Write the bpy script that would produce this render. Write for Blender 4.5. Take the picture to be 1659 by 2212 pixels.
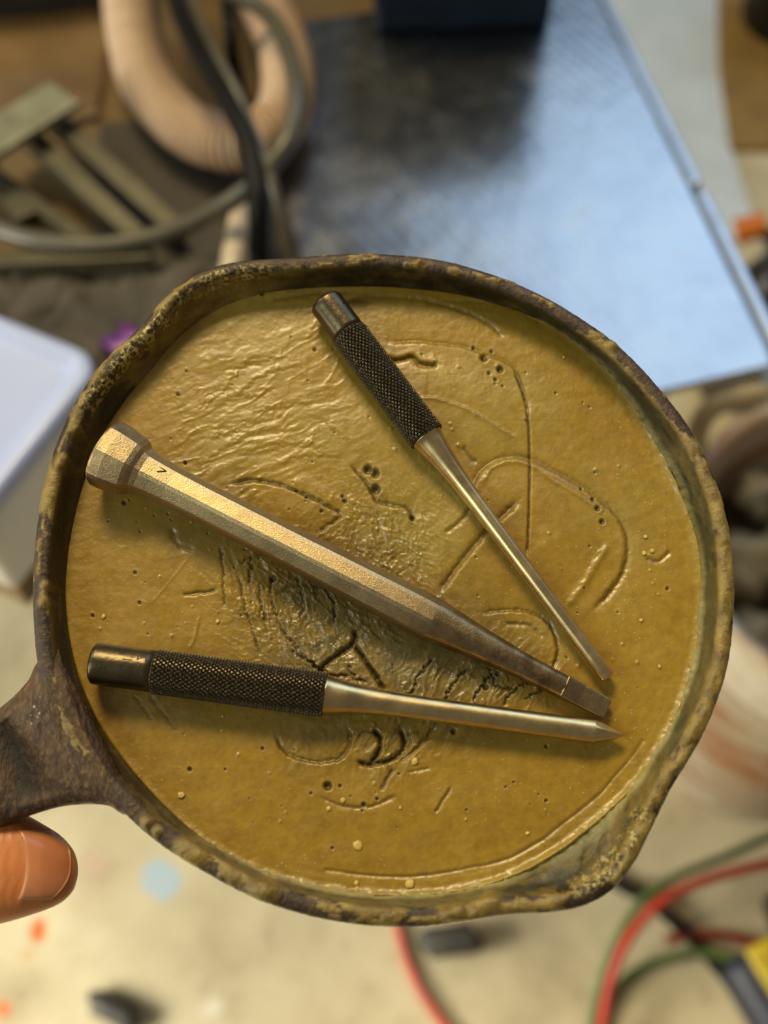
import bpy, bmesh, math, random
import numpy as np
from mathutils import Vector, Matrix
random.seed(7); rng = np.random.RandomState(11)
for o in list(bpy.data.objects): bpy.data.objects.remove(o)
S = bpy.context.scene; COL = S.collection
# ------------------------------------------------------------------ camera
FPX = 2400.0; PITCH = math.radians(32); CAMH = 1.15
Cc = np.array([0, 0, CAMH]); Dv = np.array([0, math.sin(PITCH), -math.cos(PITCH)])
Rv = np.array([1.0, 0, 0]); Uv = np.array([0, math.cos(PITCH), math.sin(PITCH)])
cd = bpy.data.cameras.new('camera'); cam = bpy.data.objects.new('camera', cd); COL.objects.link(cam)
cam.location = Cc; cam.rotation_euler = (PITCH, 0, 0)
cd.sensor_fit = 'HORIZONTAL'; cd.sensor_width = 36; cd.lens = FPX / 1659 * 36
cd.clip_start = .02; cd.dof.use_dof = True; cd.dof.focus_distance = .236; cd.dof.aperture_fstop = cd.lens / 4.2
S.camera = cam
# ------------------------------------------------------------------ world, lamps, exposure
w = bpy.data.worlds.new('world'); S.world = w; w.use_nodes = True
w.node_tree.nodes['Background'].inputs[0].default_value = (1.0, .88, .70, 1)
w.node_tree.nodes['Background'].inputs[1].default_value = .15
def area(name, loc, target, sx, sy, power, col):
    l = bpy.data.lights.new(name, 'AREA'); l.shape = 'RECTANGLE'; l.size = sx; l.size_y = sy; l.energy = power; l.color = col
    o = bpy.data.objects.new(name, l); COL.objects.link(o); o.location = loc
    o.rotation_euler = (Vector(target) - Vector(loc)).to_track_quat('-Z', 'Y').to_euler(); return o
area('warm_lamp', (-.38, 1.15, 2.75), (0, .12, .95), .70, .50, 38, (1.0, .82, .46))
sky = area('open_door_daylight', (1.30, 2.75, 2.75), (.2, .55, .7), 2.1, 2.1, 34, (.52, .74, 1.0))
sky.rotation_euler = (sky.rotation_euler.to_matrix() @ Matrix.Rotation(math.radians(45), 3, 'Z')).to_euler()
low = area('low_floor_fill', (-1.5, -.15, .80), (-.42, .06, .0), .8, .5, 16, (1.0, .93, .76)); low.data.spread = math.radians(95)  # added fill with no known source, brightens the floor at lower left
area('side_window', (-1.35, -.62, 2.05), (0, .13, .95), .28, .8, 9, (.84, 1.0, .88))
area('cool_left_fill', (-1.5, .9, 2.0), (0, .13, .95), .4, .8, 8, (.9, 1.0, .9))  # added cool fill for a streak on the steel and the right pan wall
vs = S.view_settings; vs.view_transform = 'Standard'; vs.look = 'None'; vs.gamma = 1; vs.exposure = 0.0; vs.use_curve_mapping = False
# ------------------------------------------------------------------ helpers
def ray(u, v): return Dv + Rv * ((u - 829.5) / FPX) + Uv * ((1106 - v) / FPX)
def onz(u, v, z):
    r = ray(u, v); return Vector(Cc + r * ((z - CAMH) / r[2]))
PT = math.radians(15)
PN = np.array([0, -math.sin(PT), math.cos(PT)]); PX = np.array([1.0, 0, 0]); PY = np.cross(PN, PX)
rr = ray(830, 1275); PO = Cc + rr * .236
def pan(u, v, h=0.0):
    """photo pixel -> point of the tilted pan plane, h millimetres above the wax (arrays allowed)"""
    u = np.asarray(u, float); v = np.asarray(v, float); h = np.asarray(h, float) / 1000
    r = Dv + Rv * ((u[..., None] - 829.5) / FPX) + Uv * ((1106 - v[..., None]) / FPX)
    t = (np.dot(PO - Cc, PN) + h) / (r @ PN)
    return Cc + r * t[..., None]
def lin(r, g, b):
    f = lambda c: (c / 255 / 12.92) if c / 255 <= .04045 else ((c / 255 + .055) / 1.055) ** 2.4
    return (f(r), f(g), f(b), 1)
def tag(o, label=None, cat=None, group=None, kind=None):
    if label: o['label'] = label
    if cat: o['category'] = cat
    if group: o['group'] = group
    if kind: o['kind'] = kind
    return o
def empty(name, loc, label, cat, group=None):
    o = bpy.data.objects.new(name, None); COL.objects.link(o); o.location = loc; o.empty_display_size = .02
    return tag(o, label, cat, group)
def mk(name, V, F, mat, parent=None, smooth=True, attrs=None, origin=None):
    """V in world coordinates; origin defaults to the centre of the base"""
    V = np.asarray(V, float).reshape(-1, 3)
    if parent is not None:
        org = np.zeros(3); p = parent
        while p is not None: org = org + np.array(p.location); p = p.parent
    else:
        org = np.array([V[:, 0].mean(), V[:, 1].mean(), V[:, 2].min()]) if origin is None else np.array(origin)
    m = bpy.data.meshes.new(name); VV = V - org
    if isinstance(F, np.ndarray):
        n, k = F.shape
        m.vertices.add(len(VV)); m.vertices.foreach_set('co', VV.astype(np.float32).ravel())
        m.loops.add(n * k); m.loops.foreach_set('vertex_index', F.astype(np.int32).ravel())
        m.polygons.add(n); m.polygons.foreach_set('loop_start', np.arange(0, n * k, k, dtype=np.int32))
        m.polygons.foreach_set('loop_total', np.full(n, k, np.int32)); m.update(calc_edges=True)
    else:
        m.from_pydata([tuple(v) for v in VV], [], F); m.update()
    m.polygons.foreach_set('use_smooth', np.full(len(m.polygons), smooth))
    for k, a in (attrs or {}).items():
        at = m.attributes.new(k, 'FLOAT', 'POINT'); at.data.foreach_set('value', np.asarray(a, np.float32).ravel())
    m.materials.append(mat); m.validate()
    o = bpy.data.objects.new(name, m); COL.objects.link(o)
    if parent is not None: o.parent = parent
    else: o.location = org
    return o
def bmobj(name, bm, mat, parent=None, smooth=False):
    bmesh.ops.recalc_face_normals(bm, faces=bm.faces)
    V = np.array([v.co[:] for v in bm.verts]); bm.verts.index_update()
    F = [[v.index for v in f.verts] for f in bm.faces]; bm.free()
    return mk(name, V, F, mat, parent, smooth)
def gridf(nr, nc, closed=False):
    r = np.arange(nr - 1)[:, None]; c = np.arange(nc if closed else nc - 1)[None, :]; c2 = (c + 1) % nc
    return np.stack([r * nc + c, r * nc + c2, (r + 1) * nc + c2, (r + 1) * nc + c], -1).reshape(-1, 4)
def catmull(P, n):
    P = np.asarray(P, float); Q = np.vstack([2 * P[0] - P[1], P, 2 * P[-1] - P[-2]]); out = []
    for i in range(1, len(Q) - 2):
        for t in np.arange(n) / n:
            out.append(.5 * ((2 * Q[i]) + (-Q[i-1] + Q[i+1]) * t + (2*Q[i-1] - 5*Q[i] + 4*Q[i+1] - Q[i+2]) * t*t + (-Q[i-1] + 3*Q[i] - 3*Q[i+1] + Q[i+2]) * t**3))
    out.append(Q[-2]); return np.array(out)
def h2(ix, iy, s):
    n = (ix.astype(np.int64) * 374761393 + iy.astype(np.int64) * 668265263 + s * 1442695041) & 0xffffffff
    n = ((n ^ (n >> 13)) * 1274126177) & 0xffffffff
    return ((n ^ (n >> 16)) & 0xffffff) / float(0xffffff)
def vn(x, y, s=0):
    ix = np.floor(x); iy = np.floor(y); fx = x - ix; fy = y - iy
    fx = fx*fx*fx*(fx*(fx*6-15)+10); fy = fy*fy*fy*(fy*(fy*6-15)+10)
    a = h2(ix, iy, s); b = h2(ix+1, iy, s); c = h2(ix, iy+1, s); d = h2(ix+1, iy+1, s)
    return (a*(1-fx)+b*fx)*(1-fy) + (c*(1-fx)+d*fx)*fy
def fbm(x, y, s=0, o=4):
    t = 0; a = .5
    for i in range(o): t = t + a * (vn(x, y, s + i * 17) * 2 - 1); x = x * 2.03 + 5.1; y = y * 2.03 + 1.7; a *= .5
    return t
def tube(P, R, seg=16, cap=True, twist=None):
    """P Nx3 world, R scalar or N; returns V,F"""
    P = np.asarray(P, float); N = len(P); R = np.broadcast_to(np.asarray(R, float), (N,))
    T = np.gradient(P, axis=0); T /= np.linalg.norm(T, axis=1)[:, None]
    ref = np.array([0, 0, 1.0]) if abs(T[0][2]) < .9 else np.array([1.0, 0, 0])
    A = []; a = ref
    for t in T:
        a = a - t * (a @ t); a /= np.linalg.norm(a); A.append(a)
    A = np.array(A); B = np.cross(T, A); th = np.arange(seg) / seg * 2 * np.pi
    V = P[:, None] + (A[:, None] * np.cos(th)[None, :, None] + B[:, None] * np.sin(th)[None, :, None]) * R[:, None, None]
    F = [list(map(int, f)) for f in gridf(N, seg, True)]
    if cap: F += [list(range(seg))[::-1], [(N-1)*seg + i for i in range(seg)]]
    return V.reshape(-1, 3), F
def pxpath(pts, n=10):
    """pts: (u, v, z) ; smooth 3-D path through the points where those sight lines meet the heights z"""
    return catmull([onz(*p) for p in pts], n)
def box_bm(bm, c, sx, sy, sz, rz=0, bev=0, rx=0, ry=0):
    r = bmesh.ops.create_cube(bm, size=1); vs_ = r['verts']
    bmesh.ops.scale(bm, vec=(sx, sy, sz), verts=vs_)
    if bev:
        es = list({e for v in vs_ for e in v.link_edges})
        rb = bmesh.ops.bevel(bm, geom=es, offset=bev, segments=3, affect='EDGES', profile=.5)
        vs_ = list({v for f in rb['faces'] for v in f.verts} | {v for v in vs_ if v.is_valid})
    M = Matrix.Translation(Vector(c)) @ Matrix.Rotation(rz, 4, 'Z') @ Matrix.Rotation(rx, 4, 'X') @ Matrix.Rotation(ry, 4, 'Y')
    bmesh.ops.transform(bm, matrix=M, verts=vs_)
def prism_bm(bm, pts, z0, z1, bev=0):
    b = [bm.verts.new((p[0], p[1], z0)) for p in pts]; t = [bm.verts.new((p[0], p[1], z1)) for p in pts]
    n = len(pts); bm.faces.new(b[::-1]); top = bm.faces.new(t)
    for i in range(n): bm.faces.new([b[i], b[(i+1) % n], t[(i+1) % n], t[i]])
    if bev: bmesh.ops.bevel(bm, geom=list(top.edges), offset=bev, segments=2, affect='EDGES', profile=.5)
def lathe(prof, c, seg=48, ax=(0, 0, 1)):
    q = Vector((0, 0, 1)).rotation_difference(Vector(ax)); V = []
    for r, z in prof:
        for i in range(seg):
            a = i / seg * 2 * math.pi; V.append(Vector(c) + q @ Vector((r * math.cos(a), r * math.sin(a), z)))
    F = [list(map(int, f)) for f in gridf(len(prof), seg, True)]
    F += [list(range(seg))[::-1], [(len(prof)-1)*seg + i for i in range(seg)]]
    return np.array([v[:] for v in V]), F
# ------------------------------------------------------------------ materials
class NT:
    def __init__(s, name):
        s.m = bpy.data.materials.new(name); s.m.use_nodes = True; s.n = s.m.node_tree.nodes; s.l = s.m.node_tree.links
        s.b = s.n['Principled BSDF']; s.tc = s.n.new('ShaderNodeTexCoord')
    def set(s, inp, v):
        if isinstance(v, bpy.types.NodeSocket): s.l.new(v, inp)
        else: inp.default_value = v
    def noise(s, sc, det=4, rough=.55, dist=0, vec=None, stretch=None, rot=0):
        x = s.n.new('ShaderNodeTexNoise'); x.inputs['Scale'].default_value = sc; x.inputs['Detail'].default_value = det
        x.inputs['Roughness'].default_value = rough; x.inputs['Distortion'].default_value = dist
        s.l.new(s.mapped(vec, stretch, rot), x.inputs['Vector']); return x.outputs['Fac']
    def mapped(s, vec=None, stretch=None, rot=0):
        v = vec or s.tc.outputs['Object']
        if stretch or rot:
            m = s.n.new('ShaderNodeMapping'); m.inputs['Scale'].default_value = stretch or (1, 1, 1); m.inputs['Rotation'].default_value = (0, 0, rot)
            s.l.new(v, m.inputs['Vector']); v = m.outputs[0]
        return v
    def voro(s, sc, feat='F1', vec=None):
        x = s.n.new('ShaderNodeTexVoronoi'); x.feature = feat; x.inputs['Scale'].default_value = sc
        s.l.new(vec or s.tc.outputs['Object'], x.inputs['Vector']); return x.outputs['Distance']
    def ramp(s, f, stops):
        x = s.n.new('ShaderNodeValToRGB'); e = x.color_ramp.elements
        while len(e) < len(stops): e.new(.5)
        for i, (p, c) in enumerate(stops):
            e[i].position = p; e[i].color = c if isinstance(c, tuple) else (c, c, c, 1)
        s.l.new(f, x.inputs[0]); return x.outputs[0]
    def mix(s, f, a, b, mode='MIX'):
        x = s.n.new('ShaderNodeMix'); x.data_type = 'RGBA'; x.blend_type = mode
        s.set(x.inputs[0], f); s.set(x.inputs[6], a); s.set(x.inputs[7], b); return x.outputs[2]
    def math(s, op, a, b=0.0, clamp=False):
        x = s.n.new('ShaderNodeMath'); x.operation = op; x.use_clamp = clamp; s.set(x.inputs[0], a); s.set(x.inputs[1], b); return x.outputs[0]
    def attr(s, nm):
        x = s.n.new('ShaderNodeAttribute'); x.attribute_name = nm; return x.outputs['Fac']
    def bump(s, h, strength=.3, dist=.001, prev=None):
        x = s.n.new('ShaderNodeBump'); x.inputs['Strength'].default_value = strength; x.inputs['Distance'].default_value = dist
        s.l.new(h, x.inputs['Height'])
        if prev: s.l.new(prev, x.inputs['Normal'])
        return x.outputs[0]
    def out(s, col=None, rough=None, metal=None, normal=None, spec=None, **k):
        b = s.b
        if col is not None: s.set(b.inputs['Base Color'], col)
        if rough is not None: s.set(b.inputs['Roughness'], rough)
        if metal is not None: s.set(b.inputs['Metallic'], metal)
        if normal is not None: s.l.new(normal, b.inputs['Normal'])
        if spec is not None: s.set(b.inputs['Specular IOR Level'], spec)
        for kk, v in k.items(): s.set(b.inputs[kk], v)
        return s.m
def simple(name, c, rough=.5, metal=0, var=.25, sc=60, bump=.15, bd=.001, **k):
    t = NT(name); n = t.noise(sc, 5); c2 = tuple(x * (1 - var) for x in c[:3]) + (1,); c3 = tuple(min(1, x * (1 + var)) for x in c[:3]) + (1,)
    return t.out(t.ramp(n, [(.3, c2), (.7, c3)]), rough, metal, t.bump(t.noise(sc * 4, 4), bump, bd), **k)
# wax
t = NT('amber_wax')
big = t.noise(28, 4, .6, .6); fine = t.noise(420, 5, .65)
c = t.ramp(big, [(.3, lin(138, 106, 28)), (.5, lin(154, 120, 34)), (.72, lin(162, 132, 48))])
c = t.mix(t.math('MULTIPLY', t.attr('pale'), .75), c, lin(156, 144, 76))
sp = t.math('MULTIPLY', t.ramp(t.voro(620), [(.0, 1.0), (.10, 1.0), (.15, 0.0)]), t.ramp(t.noise(60, 3), [(.5, 0.0), (.62, 1.0)]))
c = t.mix(t.math('MULTIPLY', sp, .7), c, lin(222, 196, 122))
c = t.mix(.35, c, t.ramp(fine, [(.3, lin(120, 88, 16)), (.7, lin(184, 146, 44))]))
c = t.mix(t.math('MULTIPLY', t.ramp(t.noise(160, 6, .7, 1.5), [(.45, 0.0), (.65, 1.0)]), t.attr('grime')), c, lin(70, 60, 34))
c = t.mix(t.math('MULTIPLY', t.attr('grime'), .62), c, lin(98, 88, 50))
c = t.mix(t.attr('groove_dark'), c, lin(30, 20, 9))  # darkens the grooves and pits
nb = t.bump(t.noise(900, 6, .7), .22, .0004); nb = t.bump(sp, .5, .0003, nb)
nb = t.bump(t.noise(150, 5, .6, .8), .2, .0005, nb)
WAX = t.out(c, t.ramp(t.noise(200, 4), [(.35, .28), (.7, .46)]), 0, nb, .5, **{'Subsurface Weight': .18, 'Subsurface Radius': (1.0, .6, .2), 'Subsurface Scale': .0015, 'Coat Weight': .25, 'Coat Roughness': .16})
# pan iron with wax residue
t = NT('seasoned_iron')
gr = t.noise(900, 5, .7); n2 = t.noise(120, 5, .65)
iron = t.ramp(n2, [(.32, lin(46, 34, 24)), (.55, lin(70, 53, 37)), (.75, lin(98, 74, 46))])
iron = t.mix(t.math('MULTIPLY', t.ramp(gr, [(.5, 0.0), (.7, 1.0)]), .45), iron, lin(128, 100, 66))
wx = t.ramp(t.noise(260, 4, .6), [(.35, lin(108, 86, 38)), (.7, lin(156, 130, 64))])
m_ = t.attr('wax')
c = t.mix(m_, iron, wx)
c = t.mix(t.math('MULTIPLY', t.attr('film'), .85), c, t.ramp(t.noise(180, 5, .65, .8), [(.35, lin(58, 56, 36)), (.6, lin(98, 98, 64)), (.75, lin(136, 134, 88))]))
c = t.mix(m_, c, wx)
c = t.mix(t.attr('wax_glint'), c, lin(186, 178, 122))
c = t.mix(t.attr('iron_shade'), c, lin(34, 28, 20))
c = t.mix(t.attr('crust'), c, t.ramp(t.noise(1100, 3), [(.45, lin(60, 48, 26)), (.56, lin(206, 188, 112))]))
nb = t.bump(gr, .55, .0006); nb = t.bump(t.noise(350, 4), .35, .0006, nb)
IRON = t.out(c, t.mix(t.math('MAXIMUM', m_, t.attr('film')), (.42,)*3 + (1,), (.13,)*3 + (1,)), t.math('MULTIPLY', t.math('SUBTRACT', 1.0, m_), .25), nb, .5)
# handle
t = NT('rusty_iron')
gr = t.noise(1100, 5, .7, 0, None, (1, .35, 1)); n2 = t.noise(70, 4, .65)
iron = t.ramp(n2, [(.35, lin(58, 42, 29)), (.55, lin(84, 62, 40)), (.72, lin(140, 102, 54))])
iron = t.mix(t.math('MULTIPLY', t.ramp(gr, [(.48, 0.0), (.66, 1.0)]), .5), iron, lin(150, 116, 76))
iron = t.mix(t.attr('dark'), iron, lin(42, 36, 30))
sp = t.math('MULTIPLY', t.ramp(t.voro(520), [(.10, 1.0), (.17, 0.0)]), t.ramp(t.noise(90, 2), [(.55, 0.0), (.65, 1.0)]))
iron = t.mix(sp, iron, lin(190, 180, 150))
HANDLE = t.out(iron, .42, .3, t.bump(gr, .8, .0008), .5)
def steel(name, c, rough, sc=300, spots=.3, bump=.2, stretch=None):
    t = NT(name); n = t.noise(sc, 5, .7); ru = t.attr('rust')
    col = t.ramp(n, [(.35, tuple(x*.72 for x in c[:3]) + (1,)), (.65, c)])
    col = t.mix(t.math('MULTIPLY', t.ramp(t.noise(90, 6, .75), [(.56, 0.0), (.68, 1.0)]), spots), col, lin(70, 52, 34))
    col = t.mix(t.math('MULTIPLY', ru, t.ramp(t.noise(260, 6, .75), [(.35, .35), (.6, 1.0)])), col, lin(104, 84, 60))
    return t.out(col, t.ramp(t.noise(180, 4), [(.3, rough * .8), (.7, rough * 1.2)]), 1.0, t.bump(t.noise(3200, 3, .7, 0, None, stretch), bump, .00012))
STEEL = steel('brushed_steel', lin(224, 198, 146), .30, 200, 0, .05)
CHISEL = steel('worn_forged_steel', lin(196, 172, 130), .36, 2600, .25, .5)
CHEAD = steel('hammered_steel', lin(190, 164, 124), .38, 420, .7, .9)
BLADE = steel('oxidised_steel', lin(140, 120, 94), .46, 240, .95, .6)
BLACK = simple('blackened_knurl', lin(82, 72, 56), .33, .85, .3, 900, .1, .0002)
BHEAD = simple('blackened_steel', lin(92, 80, 60), .34, .9, .25, 300, .2, .0003)
MARK = simple('stamped_recess', lin(40, 32, 24), .7, .2)
# ------------------------------------------------------------------ floor
t = NT('concrete'); P = t.tc.outputs['Object']
c = t.ramp(t.noise(7, 7, .65, .4), [(.3, lin(168, 154, 122)), (.5, lin(196, 183, 150)), (.7, lin(212, 201, 168))])
c = t.mix(t.math('MULTIPLY', t.ramp(t.noise(38, 5, .7), [(.55, 0.0), (.75, 1.0)]), .5), c, lin(124, 106, 78))
def splat(c, u, v, r, col, k=1.0):
    p = onz(u, v, 0); cx = t.n.new('ShaderNodeVectorMath'); cx.operation = 'DISTANCE'
    nz = t.n.new('ShaderNodeTexNoise'); nz.inputs['Scale'].default_value = 22; t.l.new(P, nz.inputs[0])
    ad = t.n.new('ShaderNodeVectorMath'); ad.operation = 'MULTIPLY_ADD'; t.l.new(nz.outputs['Color'], ad.inputs[0]); ad.inputs[1].default_value = (.03, .03, 0)
    sb = t.n.new('ShaderNodeVectorMath'); sb.operation = 'SUBTRACT'; t.l.new(P, ad.inputs[2]); t.l.new(ad.outputs[0], sb.inputs[0]); sb.inputs[1].default_value = (.015, .015, 0)
    t.l.new(sb.outputs[0], cx.inputs[0]); cx.inputs[1].default_value = (p.x, p.y, 0)
    return t.mix(t.math('MULTIPLY', t.ramp(cx.outputs['Value'], [(0, 1.0), (r * .8, 1.0), (r, 0.0)]), k), c, col)
c = splat(c, 352, 1900, .020, lin(168, 186, 196), .95); c = splat(c, 76, 2012, .0095, lin(205, 104, 40))
c = splat(c, 8, 2172, .008, lin(205, 104, 50)); c = splat(c, 205, 1872, .012, lin(196, 160, 142), .6)
c = splat(c, 58, 2060, .006, lin(196, 158, 96), .6); c = splat(c, 460, 2178, .009, lin(222, 214, 196), .8)
FLOOR = t.out(c, t.ramp(t.noise(20, 4), [(.3, .62), (.7, .8)]), 0, t.bump(t.noise(90, 6, .7), .3, .002), .3)
bm = bmesh.new(); prism_bm(bm, [(-2.6, -1.6), (2.6, -1.6), (2.6, 3.4), (-2.6, 3.4)], -.08, 0)
fl = bmobj('floor', bm, FLOOR); tag(fl, 'pale worn concrete floor with paint spots', kind='structure')
for v in fl.data.vertices: v.co = v.co + fl.location
fl.location = (0, 0, 0)
bm = bmesh.new(); prism_bm(bm, [(-2.6, 3.3), (2.6, 3.3), (2.6, 3.4), (-2.6, 3.4)], 0, 4.2); wl = bmobj('unseen_back_wall', bm, simple('dark_wall', lin(52, 46, 38), .8)); tag(wl, 'unseen dark wall added to darken reflections in the metal sheet', kind='structure')  # out of view, added so the metal sheet reflects something dark
# ------------------------------------------------------------------ skillet
CU, CV = 830.0, 1275.0
OUT = [(750,543),(850,545),(950,556),(1050,583),(1150,622),(1250,678),(1350,752),(1430,838),(1500,930),(1545,1020),(1575,1120),(1588,1230),(1589,1330),(1579,1420),(1558,1500),(1525,1580),(1482,1655),(1444,1715),(1412,1785),(1376,1860),(1335,1918),(1280,1954),(1210,1970),(1150,1973),(1080,1977),(1000,1992),(930,2002),(850,2003),(750,1995),(650,1975),(560,1946),(500,1918),(430,1878),(360,1836),(300,1790),(245,1735),(185,1665),(128,1580),(92,1500),(75,1430),(69,1350),(67,1250),(74,1150),(88,1060),(112,970),(150,880),(195,808),(240,757),(285,718),(320,680),(352,640),(390,605),(435,580),(485,563),(545,556),(620,553),(685,547)]
WX = [(750,622),(900,628),(1000,640),(1100,665),(1200,705),(1270,752),(1330,818),(1390,915),(1440,1010),(1475,1090),(1500,1150),(1513,1220),(1512,1320),(1500,1420),(1475,1500),(1445,1580),(1400,1655),(1345,1720),(1280,1778),(1200,1840),(1120,1885),(1030,1915),(940,1930),(850,1932),(750,1928),(650,1910),(560,1880),(480,1840),(400,1780),(330,1710),(270,1640),(215,1560),(175,1470),(152,1380),(142,1280),(147,1200),(163,1110),(190,1020),(227,932),(272,866),(332,795),(400,715),(480,662),(560,636),(650,625)]
def polar(P, n, sm=1):
    P = np.array(P, float); a = np.arctan2(-(P[:,1]-CV), P[:,0]-CU) % (2*np.pi); r = np.hypot(P[:,0]-CU, P[:,1]-CV)
    i = np.argsort(a); a = a[i]; r = r[i]; a = np.r_[a[-3:]-2*np.pi, a, a[:3]+2*np.pi]; r = np.r_[r[-3:], r, r[:3]]
    th = np.arange(n)/n*2*np.pi; R = np.interp(th, a, r)
    k = np.hanning(2*int(n*sm/120)+3); k /= k.sum(); m = len(k)//2
    return th, np.convolve(np.r_[R[-m:], R, R[:m]], k, 'valid')
NA = 1440
th, RO = polar(OUT, NA, 1.6); _, RW = polar(WX, NA, 2.5)
HR = 8.0
def ring(R, h): return pan(CU + R*np.cos(th), CV - R*np.sin(th), h)
o8 = ring(RO, HR); w0 = ring(RW, 0.0)
def loc2(Pw): q = Pw - PO; return q @ PX, q @ PY, q @ PN          # pan-local metres
ox, oy, _ = loc2(o8); wx_, wy_, _ = loc2(w0)
def inset(x, y, d):
    r = np.hypot(x, y); return x*(r-d)/r, y*(r-d)/r
ix_, iy_ = inset(ox, oy, .0036)
rings = []   # (x, y, h mm, zone)
def add(x, y, h, z): rings.append((x, y, np.broadcast_to(h, x.shape)/1000., z))
add(wx_*.02, wy_*.02, -13.0, 0)
for f, h in ((.5,-13.),(.85,-12.5),(.94,-9.),(.975,-4.)): add(wx_*f, wy_*f, h, 0)
K = 14
for k in range(K+1):
    s = k/K; e = s*s*(3-2*s); e = .55*s+.45*e
    add(wx_*(1-e)+ix_*e, wy_*(1-e)+iy_*e, -1.2 + (HR-.9+1.2)*s, 1)
for d, h in ((.0034,7.5),(.0030,7.85),(.0026,8.0),(.0021,8.08),(.0016,8.06),(.0012,7.95),(.0008,7.75),(.0004,7.4),(.00015,6.9),(0,6.3)):
    x, y = inset(ox, oy, d); add(x, y, h, 2)
for d, h in ((.0001,5.5),(.0004,4.5),(.0009,3),(.0014,1),(.002,-1),(.003,-4),(.0042,-8),(.006,-12),(.0085,-15.5),(.0115,-17),(.015,-17.5)):
    x, y = inset(ox, oy, d); add(x, y, h, 3)
add(ox*.45, oy*.45, -17.5, 3); add(ox*.02, oy*.02, -17.5, 3)
X = np.array([r[0] for r in rings]); Y = np.array([r[1] for r in rings]); H = np.array([r[2] for r in rings]); Z = np.array([r[3] for r in rings])[:, None]*np.ones((1, NA))
deg = np.degrees(th)[None, :]*np.ones((len(rings), 1))
idx = np.arange(len(rings))[:, None]*np.ones((1, NA))
def table(d, tab):
    a = np.array([q[0] for q in tab], float); v = np.array([q[1] for q in tab], float); return np.interp(d % 360, a, v)
cov = table(deg, [(0,.75),(8,.35),(14,.75),(22,.35),(27,.85),(31,.3),(34,.95),(50,.85),(58,.25),(75,.15),(95,.35),(105,.15),(118,.2),(126,.3),(135,.45),(144,.6),(150,.7),(156,.6),(168,.35),(180,.22),(205,.15),(225,.25),(238,.5),(250,.7),(262,.75),(272,.75),(285,.45),(300,.45),(315,.55),(328,.35),(337,.7),(345,1.0),(354,1.0),(360,.75)])
AR = th[None, :]*73*np.ones((len(rings), 1)); DD = idx*.6
def per(fx, fy, sx, sy, sd, o):
    L0 = 2*np.pi*73; b = np.clip((AR-L0+20)/20, 0, 1); return fbm(AR/fx, DD/fy, sd, o)*(1-b)+fbm((AR-L0)/fx, DD/fy, sd, o)*b
SPT = table(deg, [(0,0),(102,0),(114,1),(132,1),(150,0),(360,0)])*np.clip(1+.8*per(8, 3, 0, 0, 15, 2), 0, 1.2).clip(0, 1)
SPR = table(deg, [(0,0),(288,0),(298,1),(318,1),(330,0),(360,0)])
nn = .75*per(3.2, 1.8, 0, 0, 3, 4)+1.15*per(13, 5, 0, 0, 9, 3)
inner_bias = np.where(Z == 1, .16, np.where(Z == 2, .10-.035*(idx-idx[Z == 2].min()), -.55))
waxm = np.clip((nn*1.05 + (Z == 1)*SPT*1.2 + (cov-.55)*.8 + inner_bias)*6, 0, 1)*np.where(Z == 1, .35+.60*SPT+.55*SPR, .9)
wax_glint = np.where(Z == 1, 1.0, 0)*np.clip((.0026-H)/.0012+.9*per(4, 2, 0, 0, 44, 3), 0, 1)*table(deg, [(0,.7),(8,.4),(20,.8),(35,1),(50,.8),(60,.1),(230,.1),(245,.7),(300,.9),(328,.9),(345,1),(360,.7)])  # wax residue low on the wall, its pale colour painted as glints
waxm = np.maximum(waxm, wax_glint*.9)
film = np.where(Z == 1, 1.0, 0)*table(deg, [(0,1),(60,.8),(75,.4),(110,.4),(150,.2),(215,.2),(250,.8),(360,1)])
crust = table(deg, [(0,0),(108,0),(113,.75),(125,.6),(131,.9),(136,1),(143,.9),(150,.3),(156,0),(300,0),(304,.6),(312,.5),(318,.8),(322,0),(360,0)])
crust = crust*np.clip((fbm(X*900, Y*900, 5, 3)+.25)*3, 0, 1)*np.where((Z == 2) & (idx < idx[Z == 2].min()+4), 1, np.where((Z == 1) & (H > .005), .8, 0))
iron_shade = np.where(Z == 1, table(deg, [(0,.15),(18,.35),(30,.55),(45,.75),(58,.9),(95,.9),(104,.8),(114,.05),(132,.05),(150,.85),(165,.95),(200,.95),(225,.5),(245,.1),(290,.1),(298,.55),(310,.55),(320,.15),(360,.15)])*np.clip(1.05-(H-.0055)/.003, 0, 1)*np.clip(.85+1.1*fbm(X*200, Y*60+H*300, 8, 3), 0, 1), 0)  # inner wall darkening: seasoned iron at left, shade painted in on the far side
H2 = H + np.where(Z == 2, .00035*waxm*np.clip(.6+nn*1.4, 0, 2) + np.where(Z == 1, .0, 0) + .0005*crust*rng.rand(*X.shape) + .00013*fbm(X*2500, Y*2500, 21, 2), 0)
rr_ = np.hypot(X, Y); push = .0006*wax_glint*np.clip(.5+per(1.2, 1.5, 0, 0, 46, 2), 0, 1.2) + np.where(Z == 1, .0007*waxm*np.clip(fbm(X*160, Y*160+H*400, 31, 3)+.4, 0, 1), 0) + np.where(Z == 2, .00008*fbm(X*2500, Y*2500, 22, 2), 0)
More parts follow.
